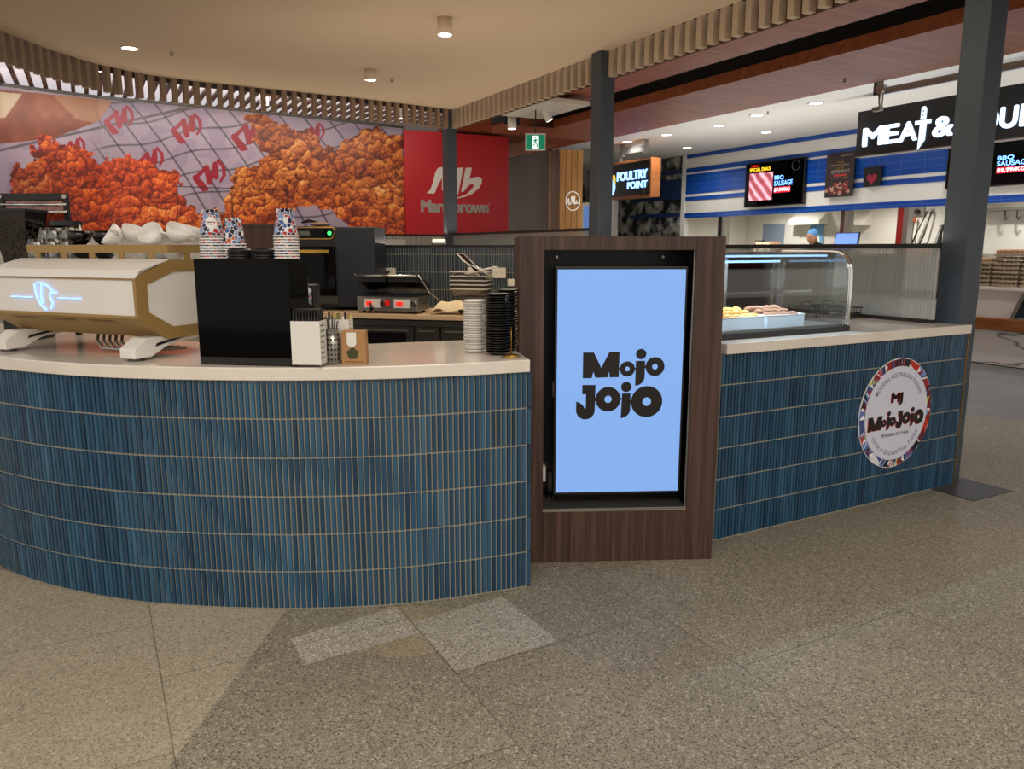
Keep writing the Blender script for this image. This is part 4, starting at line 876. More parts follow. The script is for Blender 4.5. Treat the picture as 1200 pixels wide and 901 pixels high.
def pan(s, tt, w, d, h, lab):
    o = stthing('food_pan', lab, 'food tray', s, tt, CT+.037)
    mb = MB().box(0, 0, 0, w, d, .003).box(0, 0, .003, w, .003, h).box(0, d-.003, .003, w, d, h).box(0, .003, .003, .003, d-.003, h).box(w-.003, .003, .003, w, d-.003, h); mb.build('pan_body', M['pan'], o)
    MB().tube([(0, 0, h), (w, 0, h), (w, d, h), (0, d, h)], .005, 6, 0, True).build('rim', M['offwhite'], o); MB().box(.006, .006, h-.03, w-.006, d-.006, h-.024).build('liner_rack', M['pan'], o); return o
pan(-1.86, .13, .30, .19, .062, 'white pan of golden filled pastries nearest the walnut cabinet')
pan(-1.53, .13, .26, .19, .062, 'white pan of brown crumbly pastries in the middle of the case')
random.seed(3); pp = None; grp = ['golden pastries in the left pan', 'brown pastries in the right pan']
for g_, (s0_, n1, m_, lab) in enumerate(((-1.83, 5, M['pastry'], 'golden oval pastry'), (-1.50, 4, M['pastry2'], 'brown crumb coated pastry'))):
    pp = None
    for i in range(n1):
        for j in range(3):
            ln = ['front', 'middle', 'back'][j]; cn = ['far left', 'second from left', 'middle', 'fourth from left', 'far right'][i] if n1 == 5 else ['far left', 'left of centre', 'right of centre', 'far right'][i]
            l_ = f'{lab}, {ln} row, {cn}, in the {"left" if g_ == 0 else "right"} case pan'
            loc = W(s0_+i*.058, .165+j*.058, CT+.037+.060+j*.012)
            if pp is None:
                bm = bmesh.new(); bmesh.ops.create_icosphere(bm, subdivisions=3, radius=1)
                from mathutils import noise
                for v in bm.verts:
                    nn = noise.noise(v.co*(2.2 if g_ == 0 else 4))*(.10 if g_ == 0 else .28); v.co = Vector((v.co.x*.032, v.co.y*.024, v.co.z*.017))*(1+nn)
                me = bpy.data.meshes.new('pastry'); bm.to_mesh(me); bm.free(); me.materials.append(m_)
                for q_ in me.polygons: q_.use_smooth = True
                pp = bpy.data.objects.new('pastry', me); C.objects.link(pp); pp.location = loc; tag(pp, l_, 'pastry', grp[g_]); o_ = pp
            else: o_ = pp.copy(); C.objects.link(o_); o_.location = loc; o_['label'] = l_
            o_.rotation_euler = (random.uniform(-.2, .2), random.uniform(-.2, .2), random.uniform(0, 3))
# wire racks on the counter behind the case
for k, (px, lab) in enumerate(((953, 'black wire basket seen through the case glass, leftmost of three'), (978, 'black wire basket behind the case end, middle of three'), (999, 'black wire basket just right of the case end'))):
    tt = .70 if k < 2 else .55; sx = ht(px, 370, tt)[0]
    if k == 0:
        wb = stthing('wire_basket', lab, 'basket', sx-.06, tt, CT, 'black wire baskets'); mb = MB()
        for z, e in ((.003, .0), (.035, .008), (.07, .015)): mb.tube([(-.0-e, -e, z), (.12+e, -e, z), (.12+e, .12+e, z), (-e, .12+e, z)], .0025, 6, 0, True)
        mb.build('hoops', M['black'], wb); mb = MB()
        for i in range(5):
            for (a0, b0, a1, b1) in ((i*.03, 0, i*.03, -.015), (i*.03, .12, i*.03, .135), (0, i*.03, -.015, i*.03), (.12, i*.03, .135, i*.03)): mb.tube([(a0, b0, .003), (a1, b1, .07)], .002, 5)
        mb.build('uprights', M['black'], wb)
        MB().tube([(0, .06, .07), (.02, .06, .10), (.1, .06, .10), (.12, .06, .07)], .0025, 6).build('basket_handle', M['black'], wb)
    else: dup(wb, W(sx-.06, tt, CT), None, lab)
# ================================================================== CEILING LAMPS AND FITTINGS
def pendant(px, py, r, h, power, lab):
    p = atz(px, py, 3.24); t = thing('ceiling_downlight', lab, 'ceiling light', (p.x, p.y, 3.24-h))
    MB().lathe([(r*.92, 0), (r, 0), (r, h), (.001, h)], 28).build('housing', M['ceil'], t); MB().lathe([(r*.92, 0), (r*.85, .012), (.001, .012)], 28).build('lamp', M['lamp'], t)
    spot((p.x, p.y, 3.24-h-.01), power, ang=140)
pendant(521, 21, .06, .13, 50, 'white cylinder downlight at the top centre of the canopy'); pendant(434, 82, .06, .10, 40, 'white cylinder downlight farther back, left of the top centre one')
p = atz(152, 56, 3.24); t = thing('ceiling_downlight', 'small recessed warm downlight above the chicken mural', 'ceiling light', (p.x, p.y, 3.232))
MB().lathe([(.07, 0), (.08, 0), (.08, .008), (.07, .008)], 28).build('bezel', M['ceil'], t); MB().lathe([(.07, .002), (.001, .002)], 28).build('lamp', M['lamp'], t); spot((p.x, p.y, 3.21), 25)
p = atz(222, 51, 3.24)
for px, py, lab in ((459, 92, 'tiny ceiling sprinkler beside the farther cylinder downlight'), (201, 61, 'tiny ceiling sprinkler right of the recessed downlight')):
    p = atz(px, py, 3.24); t = thing('sprinkler', lab, 'sprinkler', (p.x, p.y, 3.21)); MB().cyl(0, 0, .0, .03, .012, 12).build('nozzle', M['steel'], t); MB().cyl(0, 0, -.006, 0, .022, 12).build('deflector', M['steel'], t)
for s, tt, z, lab in ((1.05, 7.35, 3.02, 'small white pendant spot under the far timber ceiling'), ):
    q = W(s, tt)
def far_pendant(px, py, Y, lab, r=.06):
    p = atY(px, py, Y); t = thing('ceiling_downlight', lab, 'ceiling light', p); MB().lathe([(r*.9, 0), (r, 0), (r, .17), (.001, .17)], 24).build('housing', M['white'], t)
    MB().tube([(0, 0, .17), (0, 0, 3.7-p.z)], .008, 6).build('stem', M['white'], t); MB().lathe([(r*.9, .0), (.001, .006)], 24).build('lamp', M['lamp'], t)
far_pendant(600, 151, 11.0, 'white pendant spot hanging right of the red sign, under the timber ceiling')
far_pendant(503, 128, 12.4, 'bright pendant spot glimpsed through the battens left of the far post'); far_pendant(470, 139, 12.0, 'pendant spot behind the battens above the mural end'); far_pendant(122, 84, 9.6, 'pendant spot behind the battens at the far left'); far_pendant(310, 123, 11.4, 'pendant spot behind the battens above the middle of the mural')
p = atY(636, 124, 10.4); t = thing('track_spotlight', 'white angled track spotlight left of the middle post', 'spotlight', p)
T = Matrix.Rotation(math.radians(-28), 4, 'Y') @ Matrix.Rotation(math.radians(15), 4, 'X')
MB().cyl(0, 0, -.20, 0, .05, 20, T=T).build('spot_barrel', M['white'], t); MB().cyl(0, 0, -.203, -.2, .045, 20, T=T).build('lamp', M['lamp'], t); MB().box(-.55, -.04, .03, .05, .04, .07).build('track', M['white'], t)
MB().cyl(0, 0, .0, .03, .012, 10).build('pivot', M['white'], t); MB().tube([(-.3, 0, .07), (-.3, 0, 3.3-p.z)], .01).build('drop_rod', M['white'], t)
# exit sign
p = atY(616.5, 175, 10.2); q = atY(638.5, 158, 10.2); w, h = q.x-p.x, q.z-p.z
t = thing('exit_sign', 'green running man exit sign hanging from the timber ceiling', 'exit sign', p); eg = mat('exit_green', (0, 120, 90), emit=.55); ew = mat('exit_white', (240, 255, 250), emit=1.1)
MB().box(-.01, .01, -.01, w+.01, .05, h+.02).build('housing', M['white'], t); MB().box(0, 0, 0, w, .01, h).build('green_panel', eg, t)
mb = MB(); k = w/20.
mb.plate([(7*k, 1*k), (13.5*k, 1*k), (13.5*k, 14*k), (7*k, 14*k)], -.002, 0, 1)
for pts in ([(9.2, 11.2), (10.6, 11.2), (10.9, 12.6), (9.6, 12.9)], [(8.8, 6.8), (10.8, 7.2), (11.2, 10.8), (9.4, 10.6)], [(10.0, 7.2), (11.2, 7), (12.2, 4.6), (12.6, 2.2), (11.6, 2.2), (11, 4.3)], [(8.8, 6.9), (9.8, 6.9), (9.2, 4.6), (7.6, 3.4), (7.2, 4.3), (8.3, 5.2)], [(11, 10.2), (12.8, 8.4), (12.3, 7.8), (10.8, 9.2)], [(9.3, 10.4), (7.6, 9.4), (7.6, 7.6), (8.3, 7.6), (8.4, 8.9), (9.6, 9.4)]): mb.plate([(a*k, b_*k) for a, b_ in pts], -.004, -.002, 0)
mb.build('running_man', [eg, ew], t); MB().tube([(w/2, .03, h+.02), (w/2, .03, 3.2-p.z)], .008).build('hanger', M['black'], t)
p = atY(598, 162, 10.6)
# ================================================================== CHICKEN MURAL
mp_px = [(-140, 74), (0, 101), (115, 116), (300, 132.5), (472, 151)]
mp_w = [atz(*q, 3.45) for q in mp_px]
Lc = [0]
for a, b_ in zip(mp_w, mp_w[1:]): Lc.append(Lc[-1]+math.hypot(b_.x-a.x, b_.y-a.y))
NU, NV = 900, 250; Zb, Zt = 1.60, 3.45
U = np.linspace(0, Lc[-1], NU); xs = np.interp(U, Lc, [p.x for p in mp_w]); ys = np.interp(U, Lc, [p.y for p in mp_w]); zs = np.linspace(Zb, Zt, NV)
Xg, Zg = np.meshgrid(xs, zs); Yg, _ = np.meshgrid(ys, zs)
dz = Zg-EYE; dd = Yg*cp_-dz*sp_; PX = 600+F_PX*Xg/dd; PY = 450.5-F_PX*(Yg*sp_+dz*cp_)/dd
rng = np.random.RandomState(3)
def vnoise(x, y, s, seed):
    r = np.random.RandomState(seed).rand(256, 256); xi = np.floor(x/s).astype(int); yi = np.floor(y/s).astype(int); fx = x/s-xi; fy = y/s-yi; fx = fx*fx*(3-2*fx); fy = fy*fy*(3-2*fy)
    g_ = lambda a, b_: r[a % 256, b_ % 256]
    return (g_(xi, yi)*(1-fx)+g_(xi+1, yi)*fx)*(1-fy)+(g_(xi, yi+1)*(1-fx)+g_(xi+1, yi+1)*fx)*fy
def worley(x, y, s, seed):
    r = np.random.RandomState(seed).rand(256, 256, 2); xi = np.floor(x/s).astype(int); yi = np.floor(y/s).astype(int)
    f1 = np.full(x.shape, 9.); f2 = np.full(x.shape, 9.); dx1 = np.zeros(x.shape); dy1 = np.zeros(x.shape)
    for a in (-1, 0, 1):
        for b_ in (-1, 0, 1):
            c = r[(xi+a) % 256, (yi+b_) % 256]; ddx = x/s-(xi+a+c[..., 0]); ddy = y/s-(yi+b_+c[..., 1]); d = np.sqrt(ddx**2+ddy**2); m_ = d < f1
            f2 = np.where(m_, f1, np.minimum(f2, d)); dx1 = np.where(m_, ddx, dx1); dy1 = np.where(m_, ddy, dy1); f1 = np.where(m_, d, f1)
    return f1, f2, dx1, dy1
def inside(px, py, poly):
    r = np.zeros(px.shape, bool); n = len(poly)
    for i in range(n):
        x0_, y0_ = poly[i]; x1_, y1_ = poly[(i+1) % n]
        if y0_ == y1_: continue
        c = ((y0_ > py) != (y1_ > py)) & (px < (x1_-x0_)*(py-y0_)/(y1_-y0_)+x0_); r ^= c
    return r
wx = PX+ (vnoise(PX, PY, 9, 1)-.5)*10+(vnoise(PX, PY, 4, 2)-.5)*5; wy = PY+(vnoise(PX, PY, 9, 5)-.5)*10+(vnoise(PX, PY, 4, 6)-.5)*5
def z4(l): return [(x/3.467, 30+y/3.467) for x, y in l]
def z5(l): return [(260+x/3.333, 30+y/3.333) for x, y in l]
chL = z4([(45, 600), (75, 560), (135, 560), (150, 540), (135, 490), (160, 445), (205, 430), (215, 480), (250, 468), (300, 478), (345, 500), (375, 510), (385, 548), (445, 552), (460, 525), (520, 518), (560, 550), (612, 560), (640, 600), (700, 590), (735, 610), (728, 660), (750, 720), (815, 765), (800, 900), (30, 900), (60, 700)])
chR = z5([(85, 355), (180, 352), (215, 385), (262, 392), (330, 405), (372, 440), (440, 485), (482, 452), (530, 422), (565, 400), (622, 398), (650, 425), (712, 432), (725, 560), (725, 840), (560, 830), (500, 780), (460, 760), (440, 705), (330, 715), (290, 715), (250, 790), (-20, 790), (-60, 760), (0, 720), (15, 690), (35, 610), (60, 572), (130, 545), (185, 510), (150, 470), (110, 400)])
chR2 = z4([(740, 800), (860, 748), (945, 752), (960, 800), (960, 870), (760, 870)])
inL = inside(wx, wy, chL); inR = inside(wx, wy, chR) | inside(wx, wy, chR2)
qx = PX+(vnoise(PX, PY, 6, 11)-.5)*7; qy = PY+(vnoise(PX, PY, 6, 12)-.5)*7
f1, f2, dx, dy = worley(qx, qy, 11, 21); g1, g2, ex, ey = worley(qx, qy, 5.0, 22); h1, h2, hx, hy = worley(qx, qy, 30, 23)
v = .52-.45*dy-.2*dx-.25*ey-.1*ex-.30*hy+.06*(vnoise(PX, PY, 2.2, 30)-.5)*4
v = v-.42*np.exp(-((f2-f1)/.10)**2)-.20*np.exp(-((g2-g1)/.12)**2)-.25*np.exp(-((h2-h1)/.06)**2)
big = vnoise(PX, PY, 38, 31); v = v*(.62+.6*big)
v = np.clip(v, 0, 1)
def grad(v, stops):
    out = np.zeros(v.shape+(3,)); ps = [s[0] for s in stops]
    for c in range(3): out[..., c] = np.interp(v, ps, [s[1][c] for s in stops])
    return out
cl = grad(v, [(0, (104, 26, 12)), (.25, (164, 50, 18)), (.5, (216, 84, 28)), (.75, (240, 122, 48)), (1, (252, 176, 100))])
cr = grad(v, [(0, (94, 34, 14)), (.25, (150, 66, 24)), (.5, (204, 112, 44)), (.75, (226, 148, 70)), (1, (244, 196, 130))])
low = np.clip((PY-215)/45, 0, 1)[..., None]; cr = cr*(1-low)+grad(v, [(0, (110, 34, 10)), (.3, (184, 74, 20)), (.55, (240, 120, 34)), (1, (255, 190, 100))])*low
dl_ = np.clip((130-PX)/90, 0, 1)[..., None]*np.clip((PY-150)/60, 0, 1)[..., None]; cl = cl*(1-dl_*.25)
bgn = vnoise(PX, PY, 60, 41)
bg = np.stack([152+26*bgn, 136+24*bgn, 152+22*bgn], -1); blot = (vnoise(PX, PY, 14, 42) > .62)[..., None]; bg = bg-blot*np.array([12, 12, 6])
def line(dist, w): return np.exp(-(dist/w)**2)[..., None]
A = PX*1.0-(PY*.66)+((PY-200)**2)*.0012; fr_ = np.abs(((A/27.)+.5) % 1-.5)*27; B_ = PY+PX*.20+3*np.sin(PX/16.); fb = np.abs(((B_/25.)+.5) % 1-.5)*25
gm = np.clip((PX-105)/20, 0, 1)[..., None]
bg = bg*(1-.62*line(fr_, 1.0)*gm)*(1-.5*line(fb, 1.0)*gm)
rod = np.abs(PY-(176-(PX)*.226))*.97; bg = np.where((rod < 1.6)[..., None] & (PX < 300)[..., None], np.array([96, 84, 92]), bg)
def seg(px, py, a, b_):
    ax, ay = a; bx, by = b_; tt = np.clip(((px-ax)*(bx-ax)+(py-ay)*(by-ay))/((bx-ax)**2+(by-ay)**2), 0, 1); return np.hypot(px-ax-tt*(bx-ax), py-ay-tt*(by-ay))
mark = [((-16, 3), (-7, 15), 3.4), ((-16, 3), (-4, -8), 2.2), ((-4, -8), (0, 8), 3.2), ((0, 8), (6, -12), 2.4), ((6, -12), (7, 2), 3.0), ((9, -16), (15, -9), 1.7), ((15, -9), (16, 0), 2.0), ((16, 0), (12, 7), 1.4), ((-9, 8), (-3, 16), 1.6)]
for mx_, my_, k in ((140, 140, .95), (219, 150, 1.0), (292, 157, 1.1), (246, 205, 1.05), (176, 188, .9), (86, 174, .8), (368, 156, .7), (270, 190, .01), (3, 245, 1.2), (300, 265, .6)):
    for a, b_, w in mark:
        d = seg(PX, PY, (mx_+a[0]*k, my_+a[1]*k), (mx_+b_[0]*k, my_+b_[1]*k)); m_ = np.clip((w*k-d)/.8+.5, 0, 1)[..., None]; bg = bg*(1-m_)+np.array([150, 24, 44])*m_
# blurred bun with sauce at the top left
bun = np.clip((inside(PX, PY, [(-200, 60), (0, 105), (132, 118), (116, 142), (62, 162), (-200, 190)])).astype(float), 0, 1)[..., None]
bc_ = grad(vnoise(PX, PY, 26, 51)*.7+vnoise(PX, PY, 9, 52)*.3, [(0, (96, 40, 26)), (.5, (130, 66, 40)), (1, (166, 104, 70))]); cream_ = inside(PX, PY, [(-200, 50), (0, 108), (26, 110), (6, 138), (-200, 150)])[..., None]; cre2 = (inside(PX, PY, [(60, 110), (132, 118), (114, 144), (90, 140)]))[..., None]
bc_ = np.where(cream_, np.array([190, 168, 140]), bc_); bc_ = np.where(cre2, bc_*.4+np.array([178, 140, 110])*.6, bc_)
bg = bg*(1-bun)+bc_*bun
col = np.where(inL[..., None], cl, bg); col = np.where(inR[..., None], cr, col)
for (a, b_) in (((208, 218.5), (336, 223)), ((208, 218), (208, 290)), ((272, 221), (272, 290)), ((336, 223), (336, 290))):
    m_ = np.clip((.8-seg(PX, PY, a, b_))/.5, 0, 1)[..., None]; col = col*(1-m_*.65)
col = np.clip(col, 0, 255)/255.; colL = np.where(col <= .04045, col/12.92, ((col+.055)/1.055)**2.4)
me = bpy.data.meshes.new('mural_print'); V = np.stack([Xg, Yg, Zg], -1).reshape(-1, 3); idx = np.arange(NU*NV).reshape(NV, NU)
F = np.stack([idx[:-1, :-1], idx[:-1, 1:], idx[1:, 1:], idx[1:, :-1]], -1).reshape(-1, 4)
me.vertices.add(len(V)); me.vertices.foreach_set('co', V.ravel()); me.loops.add(F.size); me.loops.foreach_set('vertex_index', F.ravel()); me.polygons.add(len(F)); me.polygons.foreach_set('loop_start', np.arange(0, F.size, 4)); me.update()
ca = me.color_attributes.new('Col', 'FLOAT_COLOR', 'POINT'); ca.data.foreach_set('color', np.concatenate([colL.reshape(-1, 3), np.ones((NU*NV, 1))], 1).ravel())
me.materials.append(attr_mat('mural_print_gloss', rough=.35)); me.validate()
t = thing('chicken_mural', 'wide printed mural of orange fried chicken on a lavender wire rack background', 'mural', (0, 0, 0))
o = bpy.data.objects.new('mural_print', me); C.objects.link(o); o.parent = t
mb = MB()
for a, b_ in zip(mp_w, mp_w[1:]):
    ang = math.atan2(b_.y-a.y, b_.x-a.x); L0 = math.hypot(b_.x-a.x, b_.y-a.y); T = Matrix.Translation((a.x, a.y, 0)) @ Matrix.Rotation(ang, 4, 'Z'); mb.box(0, .01, 1.2, L0, .08, 3.47, 0, 0, T); mb.box(0, -.05, 3.455, L0, .06, 3.49, 1, 0, T); mb.box(0, -.03, Zb-.05, L0, .04, Zb, 2, 0, T)
mb.build('mural_backing', [M['white'], M['dsteel'], M['black']], t)
# red sign panel
RP = (mp_w[-1].x, mp_w[-1].y); q = W(2.55, 10.5); RA = math.atan2(q.y-RP[1], q.x-RP[0])
t = thing('red_sign_panel', 'red sign panel with a cream brand mark and name, right of the chicken mural', 'sign', (RP[0], RP[1], 0), RA)
def rp(px, py): return pl(px, py, (RP[0], RP[1], 0), RA)
w = rp(594.5, 200)[0]
MB().box(0, -.04, Zb, w, .03, 3.43).build('panel', M['red'], t); MB().box(0, -.05, Zb-.05, w, .03, Zb).build('base_rail', M['black'], t)
def r6(l): return [rp(440+x/6.006, 150+y/6.006) for x, y in l]
mb = MB(); y = -.045
mb.plate(r6([(352, 460), (380, 436), (400, 380), (416, 312), (432, 285), (445, 278), (505, 276), (492, 370), (520, 330), (556, 285), (613, 278), (592, 380), (575, 468), (505, 468), (520, 390), (490, 440), (462, 440), (462, 350), (430, 410), (415, 450), (405, 462)]), y, -.04)
mb.plate(r6([(628, 282), (672, 280), (654, 362), (690, 346), (725, 345), (743, 362), (741, 388), (722, 425), (675, 464), (625, 486), (564, 498), (566, 490), (610, 478), (640, 462), (672, 430), (688, 404), (676, 394), (655, 400), (632, 425), (612, 450), (596, 450)]), y-.001, -.04)
mb.build('brand_mark', M['bonew'], t)
a = rp(493, 250); b_ = rp(572.5, 237); text('Marrybrown', a[0], a[1]-.03, b_[0]-.03, b_[1]+.0, -.045, M['bonew'], t, 'brand_name', .045, .005, 0, .95)
text('.', b_[0]-.02, b_[1]-.04, b_[0], b_[1]-.02, -.045, M['bonew'], t, 'registered_dot', .02, .003)
# ================================================================== FAR LEFT OF THE HALL: TIMBER PIER, POULTRY SHOP SIGN
SR = -A_     # signs that face the kiosk: local x runs to the right, y runs away
def sthing(name, label, cat, s, t, z=0, group=None): return thing(name, label, cat, W(s, t, z), SR, group)
wd_ = ht(683, 220, 9.7)[0]-3.2
t = stthing('timber_pier', 'golden timber clad pier with a round white outline sign, left of the middle post', 'pier', 3.2, 9.70)
MB().box(-.02, -.0, 0, 0, .3, 3.17).build('side_board', wood('dark_timber', (96, 56, 26), (110, 68, 32), (124, 80, 40)), t)
mb = MB(); n = 4
for k in range(n): mb.box(wd_*k/n+.006, 0, 0, wd_*(k+1)/n-.006, .4, 3.17)
mb.box(0, .015, 0, wd_, .4, 3.17); mb.build('cladding_boards', M['timber'], t)
def gp_(px, py, s, tt): l = W(s, tt); return pl(px, py, (l.x, l.y, 0), SR)
sc0, zc0 = ht(671.5, 235.5, 9.68); r_ = abs(ht(671.5, 224, 9.68)[1]-zc0)
t2 = thing('round_outline_sign', 'small white ring with flowing script mounted on the golden timber pier', 'sign', W(sc0, 9.68, zc0), GR)
lw_ = mat('ring_white', (240, 236, 226), .5, emit=.35)
mb = MB(); mb.ring(0, 0, r_, r_*.92, .0, 0, 48, .016, .9); mb.build('ring', lw_, t2)
k = r_; mb = MB()
for path in ([(-.62, .25), (-.70, -.1), (-.55, -.38), (-.30, -.30), (-.18, 0), (-.22, .42)], [(-.22, .42), (-.08, .50), (.0, .2), (.02, -.25)], [(.05, .42), (.12, .0), (.28, -.30)], [(.28, .50), (.20, .1), (.0, -.28)], [(.28, -.3), (.50, -.22), (.62, -.02), (.48, .08), (.42, -.12), (.66, -.22), (.78, -.18)], [(-.5, -.05), (-.42, -.12)]):
    mb.tube([(a*k*.85, .004, b_*k) for a, b_ in path], .012, 6)
mb.build('script_strokes', lw_, t2)
# poultry sign (its shape and lettering on the plane s=5)
def on5(px, py): return gp_(px, py, 5.0, 0)
L0, _ = on5(700, 200); R0_, _ = on5(762, 200); zt_, zb_ = 3.045, 2.41
t = thing('poultry_shop_sign', 'black sign box lettered POULTRY POINT with a timber edge, behind the middle post', 'sign', W(5.0, -L0, 0), SR); w = R0_-L0
MB().box(0, 0, zb_, w, .2, zt_).build('sign_box', M['black'], t)
mb = MB().box(-.02, -.02, zt_, w+.04, .21, zt_+.045).box(-.02, -.02, zb_-.045, w+.04, .21, zb_).box(w, -.02, zb_, w+.05, .21, zt_); mb.build('timber_edge', M['timbrail'], t)
g5 = lambda px, py: (on5(px, py)[0]-L0, on5(px, py)[1])
a, b_ = g5(724, 212), g5(759, 199); text('POULTRY', a[0], a[1]-.01, b_[0], b_[1]+.02, -.004, M['led'], t, 'lettering', .015, .02)
a, b_ = g5(736, 221), g5(759, 211); text('POINT', a[0], a[1]-.01, b_[0], b_[1]+.0, -.004, M['led'], t, 'lettering', .015, .02)
yl = mat('rooster_yellow', (226, 190, 60), emit=.8); mb = MB(); a = g5(716, 218)
mb.plate([(a[0]-.12, 2.44), (a[0]+.10, 2.46), (a[0]+.16, 2.60), (a[0]+.12, 2.74), (a[0], 2.82), (a[0]+.04, 2.70), (a[0]-.02, 2.6)], -.01, 0, 0)
mb.plate([(a[0]+.02, 2.80), (a[0]+.10, 2.86), (a[0]+.17, 2.78), (a[0]+.16, 2.66), (a[0]+.12, 2.74)], -.014, 0, 1); mb.build('rooster_emblem', [M['led'], yl], t)
MB().lathe([(.001, 0), (.08, 0), (.08, .02)], 16, T=Matrix.Translation((w-.1, -.0, zb_+.10)) @ Matrix.Rotation(PI/2, 4, 'X')).build('round_crest', mat('crest_grey', (120, 110, 104), .5), t)
mb = MB(); a = g5(724, 178); b_ = g5(751, 178)
for xx in (a[0], b_[0]): mb.box(xx-.03, .08, zt_+.15, xx+.05, .14, 3.50)
mb.box(a[0], .09, 3.24, b_[0], .13, 3.38); mb.box(a[0]-.06, .08, zt_+.04, a[0]+.0, .12, zt_+.25); mb.build('hanging_bracket', M['steel'], t)
# blue poster display behind the middle post
p = on5(687, 240)[0]; q = on5(723.5, 240)[0]
t = thing('poster_display', 'tall pale blue lit poster display half hidden by the middle post', 'display', W(4.9, -p, 0), SR)
MB().box(0, 0, .0, q-p, .12, 2.35).build('display_case', M['steel'], t); MB().box(.06, -.004, .5, q-p-.10, 0, 2.28).build('lit_poster', mat('poster_blue', (96, 140, 214), .4, emit=.5), t)
# ================================================================== HANGING BUTCHER SIGN
zt_, zb_ = 3.245, 2.65; L0 = on5(1004, 160)[0]; Rr = on5(1320, 160)[0]
t = thing('butcher_sign', 'long black sign box with glowing white lettering MEAT& hung behind the right post', 'sign', W(5.0, -L0, 0), SR)
MB().box(0, 0, zb_, Rr-L0, .14, zt_).build('sign_box', M['black'], t); MB().box(0, -.003, zb_-.012, Rr-L0, .14, zb_).build('bottom_trim', M['steel'], t)
g5 = lambda px, py: (on5(px, py)[0]-L0, on5(px, py)[1])
zl, zh = g5(1016, 171)[1], g5(1016, 151)[1]; lt = M['letter']
for ch, p0, p1 in (('M', 1013, 1034.5), ('E', 1037, 1053), ('A', 1055, 1074.5), ('&', 1094, 1116.5), ('P', 1122, 1144), ('O', 1145, 1168), ('U', 1171.5, 1190), ('L', 1195, 1212), ('T', 1214, 1234)):
    text(ch, g5(p0, 160)[0], zl+.0, g5(p1, 160)[0], zh, -.003, lt, t, 'letter', .028, .02)
x0_, x1_ = g5(1073, 150)[0], g5(1091, 150)[0]; xc = (x0_+x1_)/2
mb = MB(); mb.plate([(x0_, zh), (x1_, zh), (x1_, zh-.05), (xc+.045, zh-.05), (xc+.04, zl-.02), (xc-.045, zl-.13), (xc-.035, zh-.05), (x0_, zh-.05)], -.023, -.003)
mb.plate([(xc-.035, zh+.01), (xc+.03, zh+.01), (xc+.035, zh+.13), (xc+.01, zh+.17), (xc-.03, zh+.16)], -.023, -.003)
mb.build('knife_letter', lt, t); MB().box(xc-.008, -.026, zh+.05, xc+.006, -.022, zh+.07).box(xc-.008, -.026, zh+.10, xc+.006, -.022, zh+.12).build('rivet_mark', M['black'], t)
# roller shutter bracket and rail
a = g5(1026, 100); b_ = g5(1300, 60)
g3 = lambda px, py: gp_(px, py, 3.4, 0)
A0 = g3(1023, 112); A1 = g3(1300, 60); l3 = A0[0]; zr = g3(1045, 104)[1]; zq = A0[1]
t = thing('shutter_rail', 'grey steel rail and bracket under the timber soffit above the black butcher sign', 'bracket', W(3.4, -l3, 0), SR)
MB().box(0, 0, zq, .05, .10, 3.44).build('bracket_plate', M['dsteel'], t)
MB().box(.05, .03, zr-.035, A1[0]-l3, .08, zr+.035).build('rail', M['steel'], t)
MB().cyl(0, 0, -.03, .03, .055, 20, T=Matrix.Translation((.10, 0, zr+.02)) @ Matrix.Rotation(PI/2, 4, 'X')).build('pulley', M['steel'], t)
zl3 = g3(1032, 129)[1]
MB().tube([(.06, .03, zq), (.065, .03, (zq+zl3)/2), (.08, .03, zl3+.03)], .012).tube([(.11, .03, zq+.05), (.10, .03, zl3+.03)], .009).box(.0, .0, zl3, .10, .06, zl3+.045).build('hanger_link', M['steel'], t)
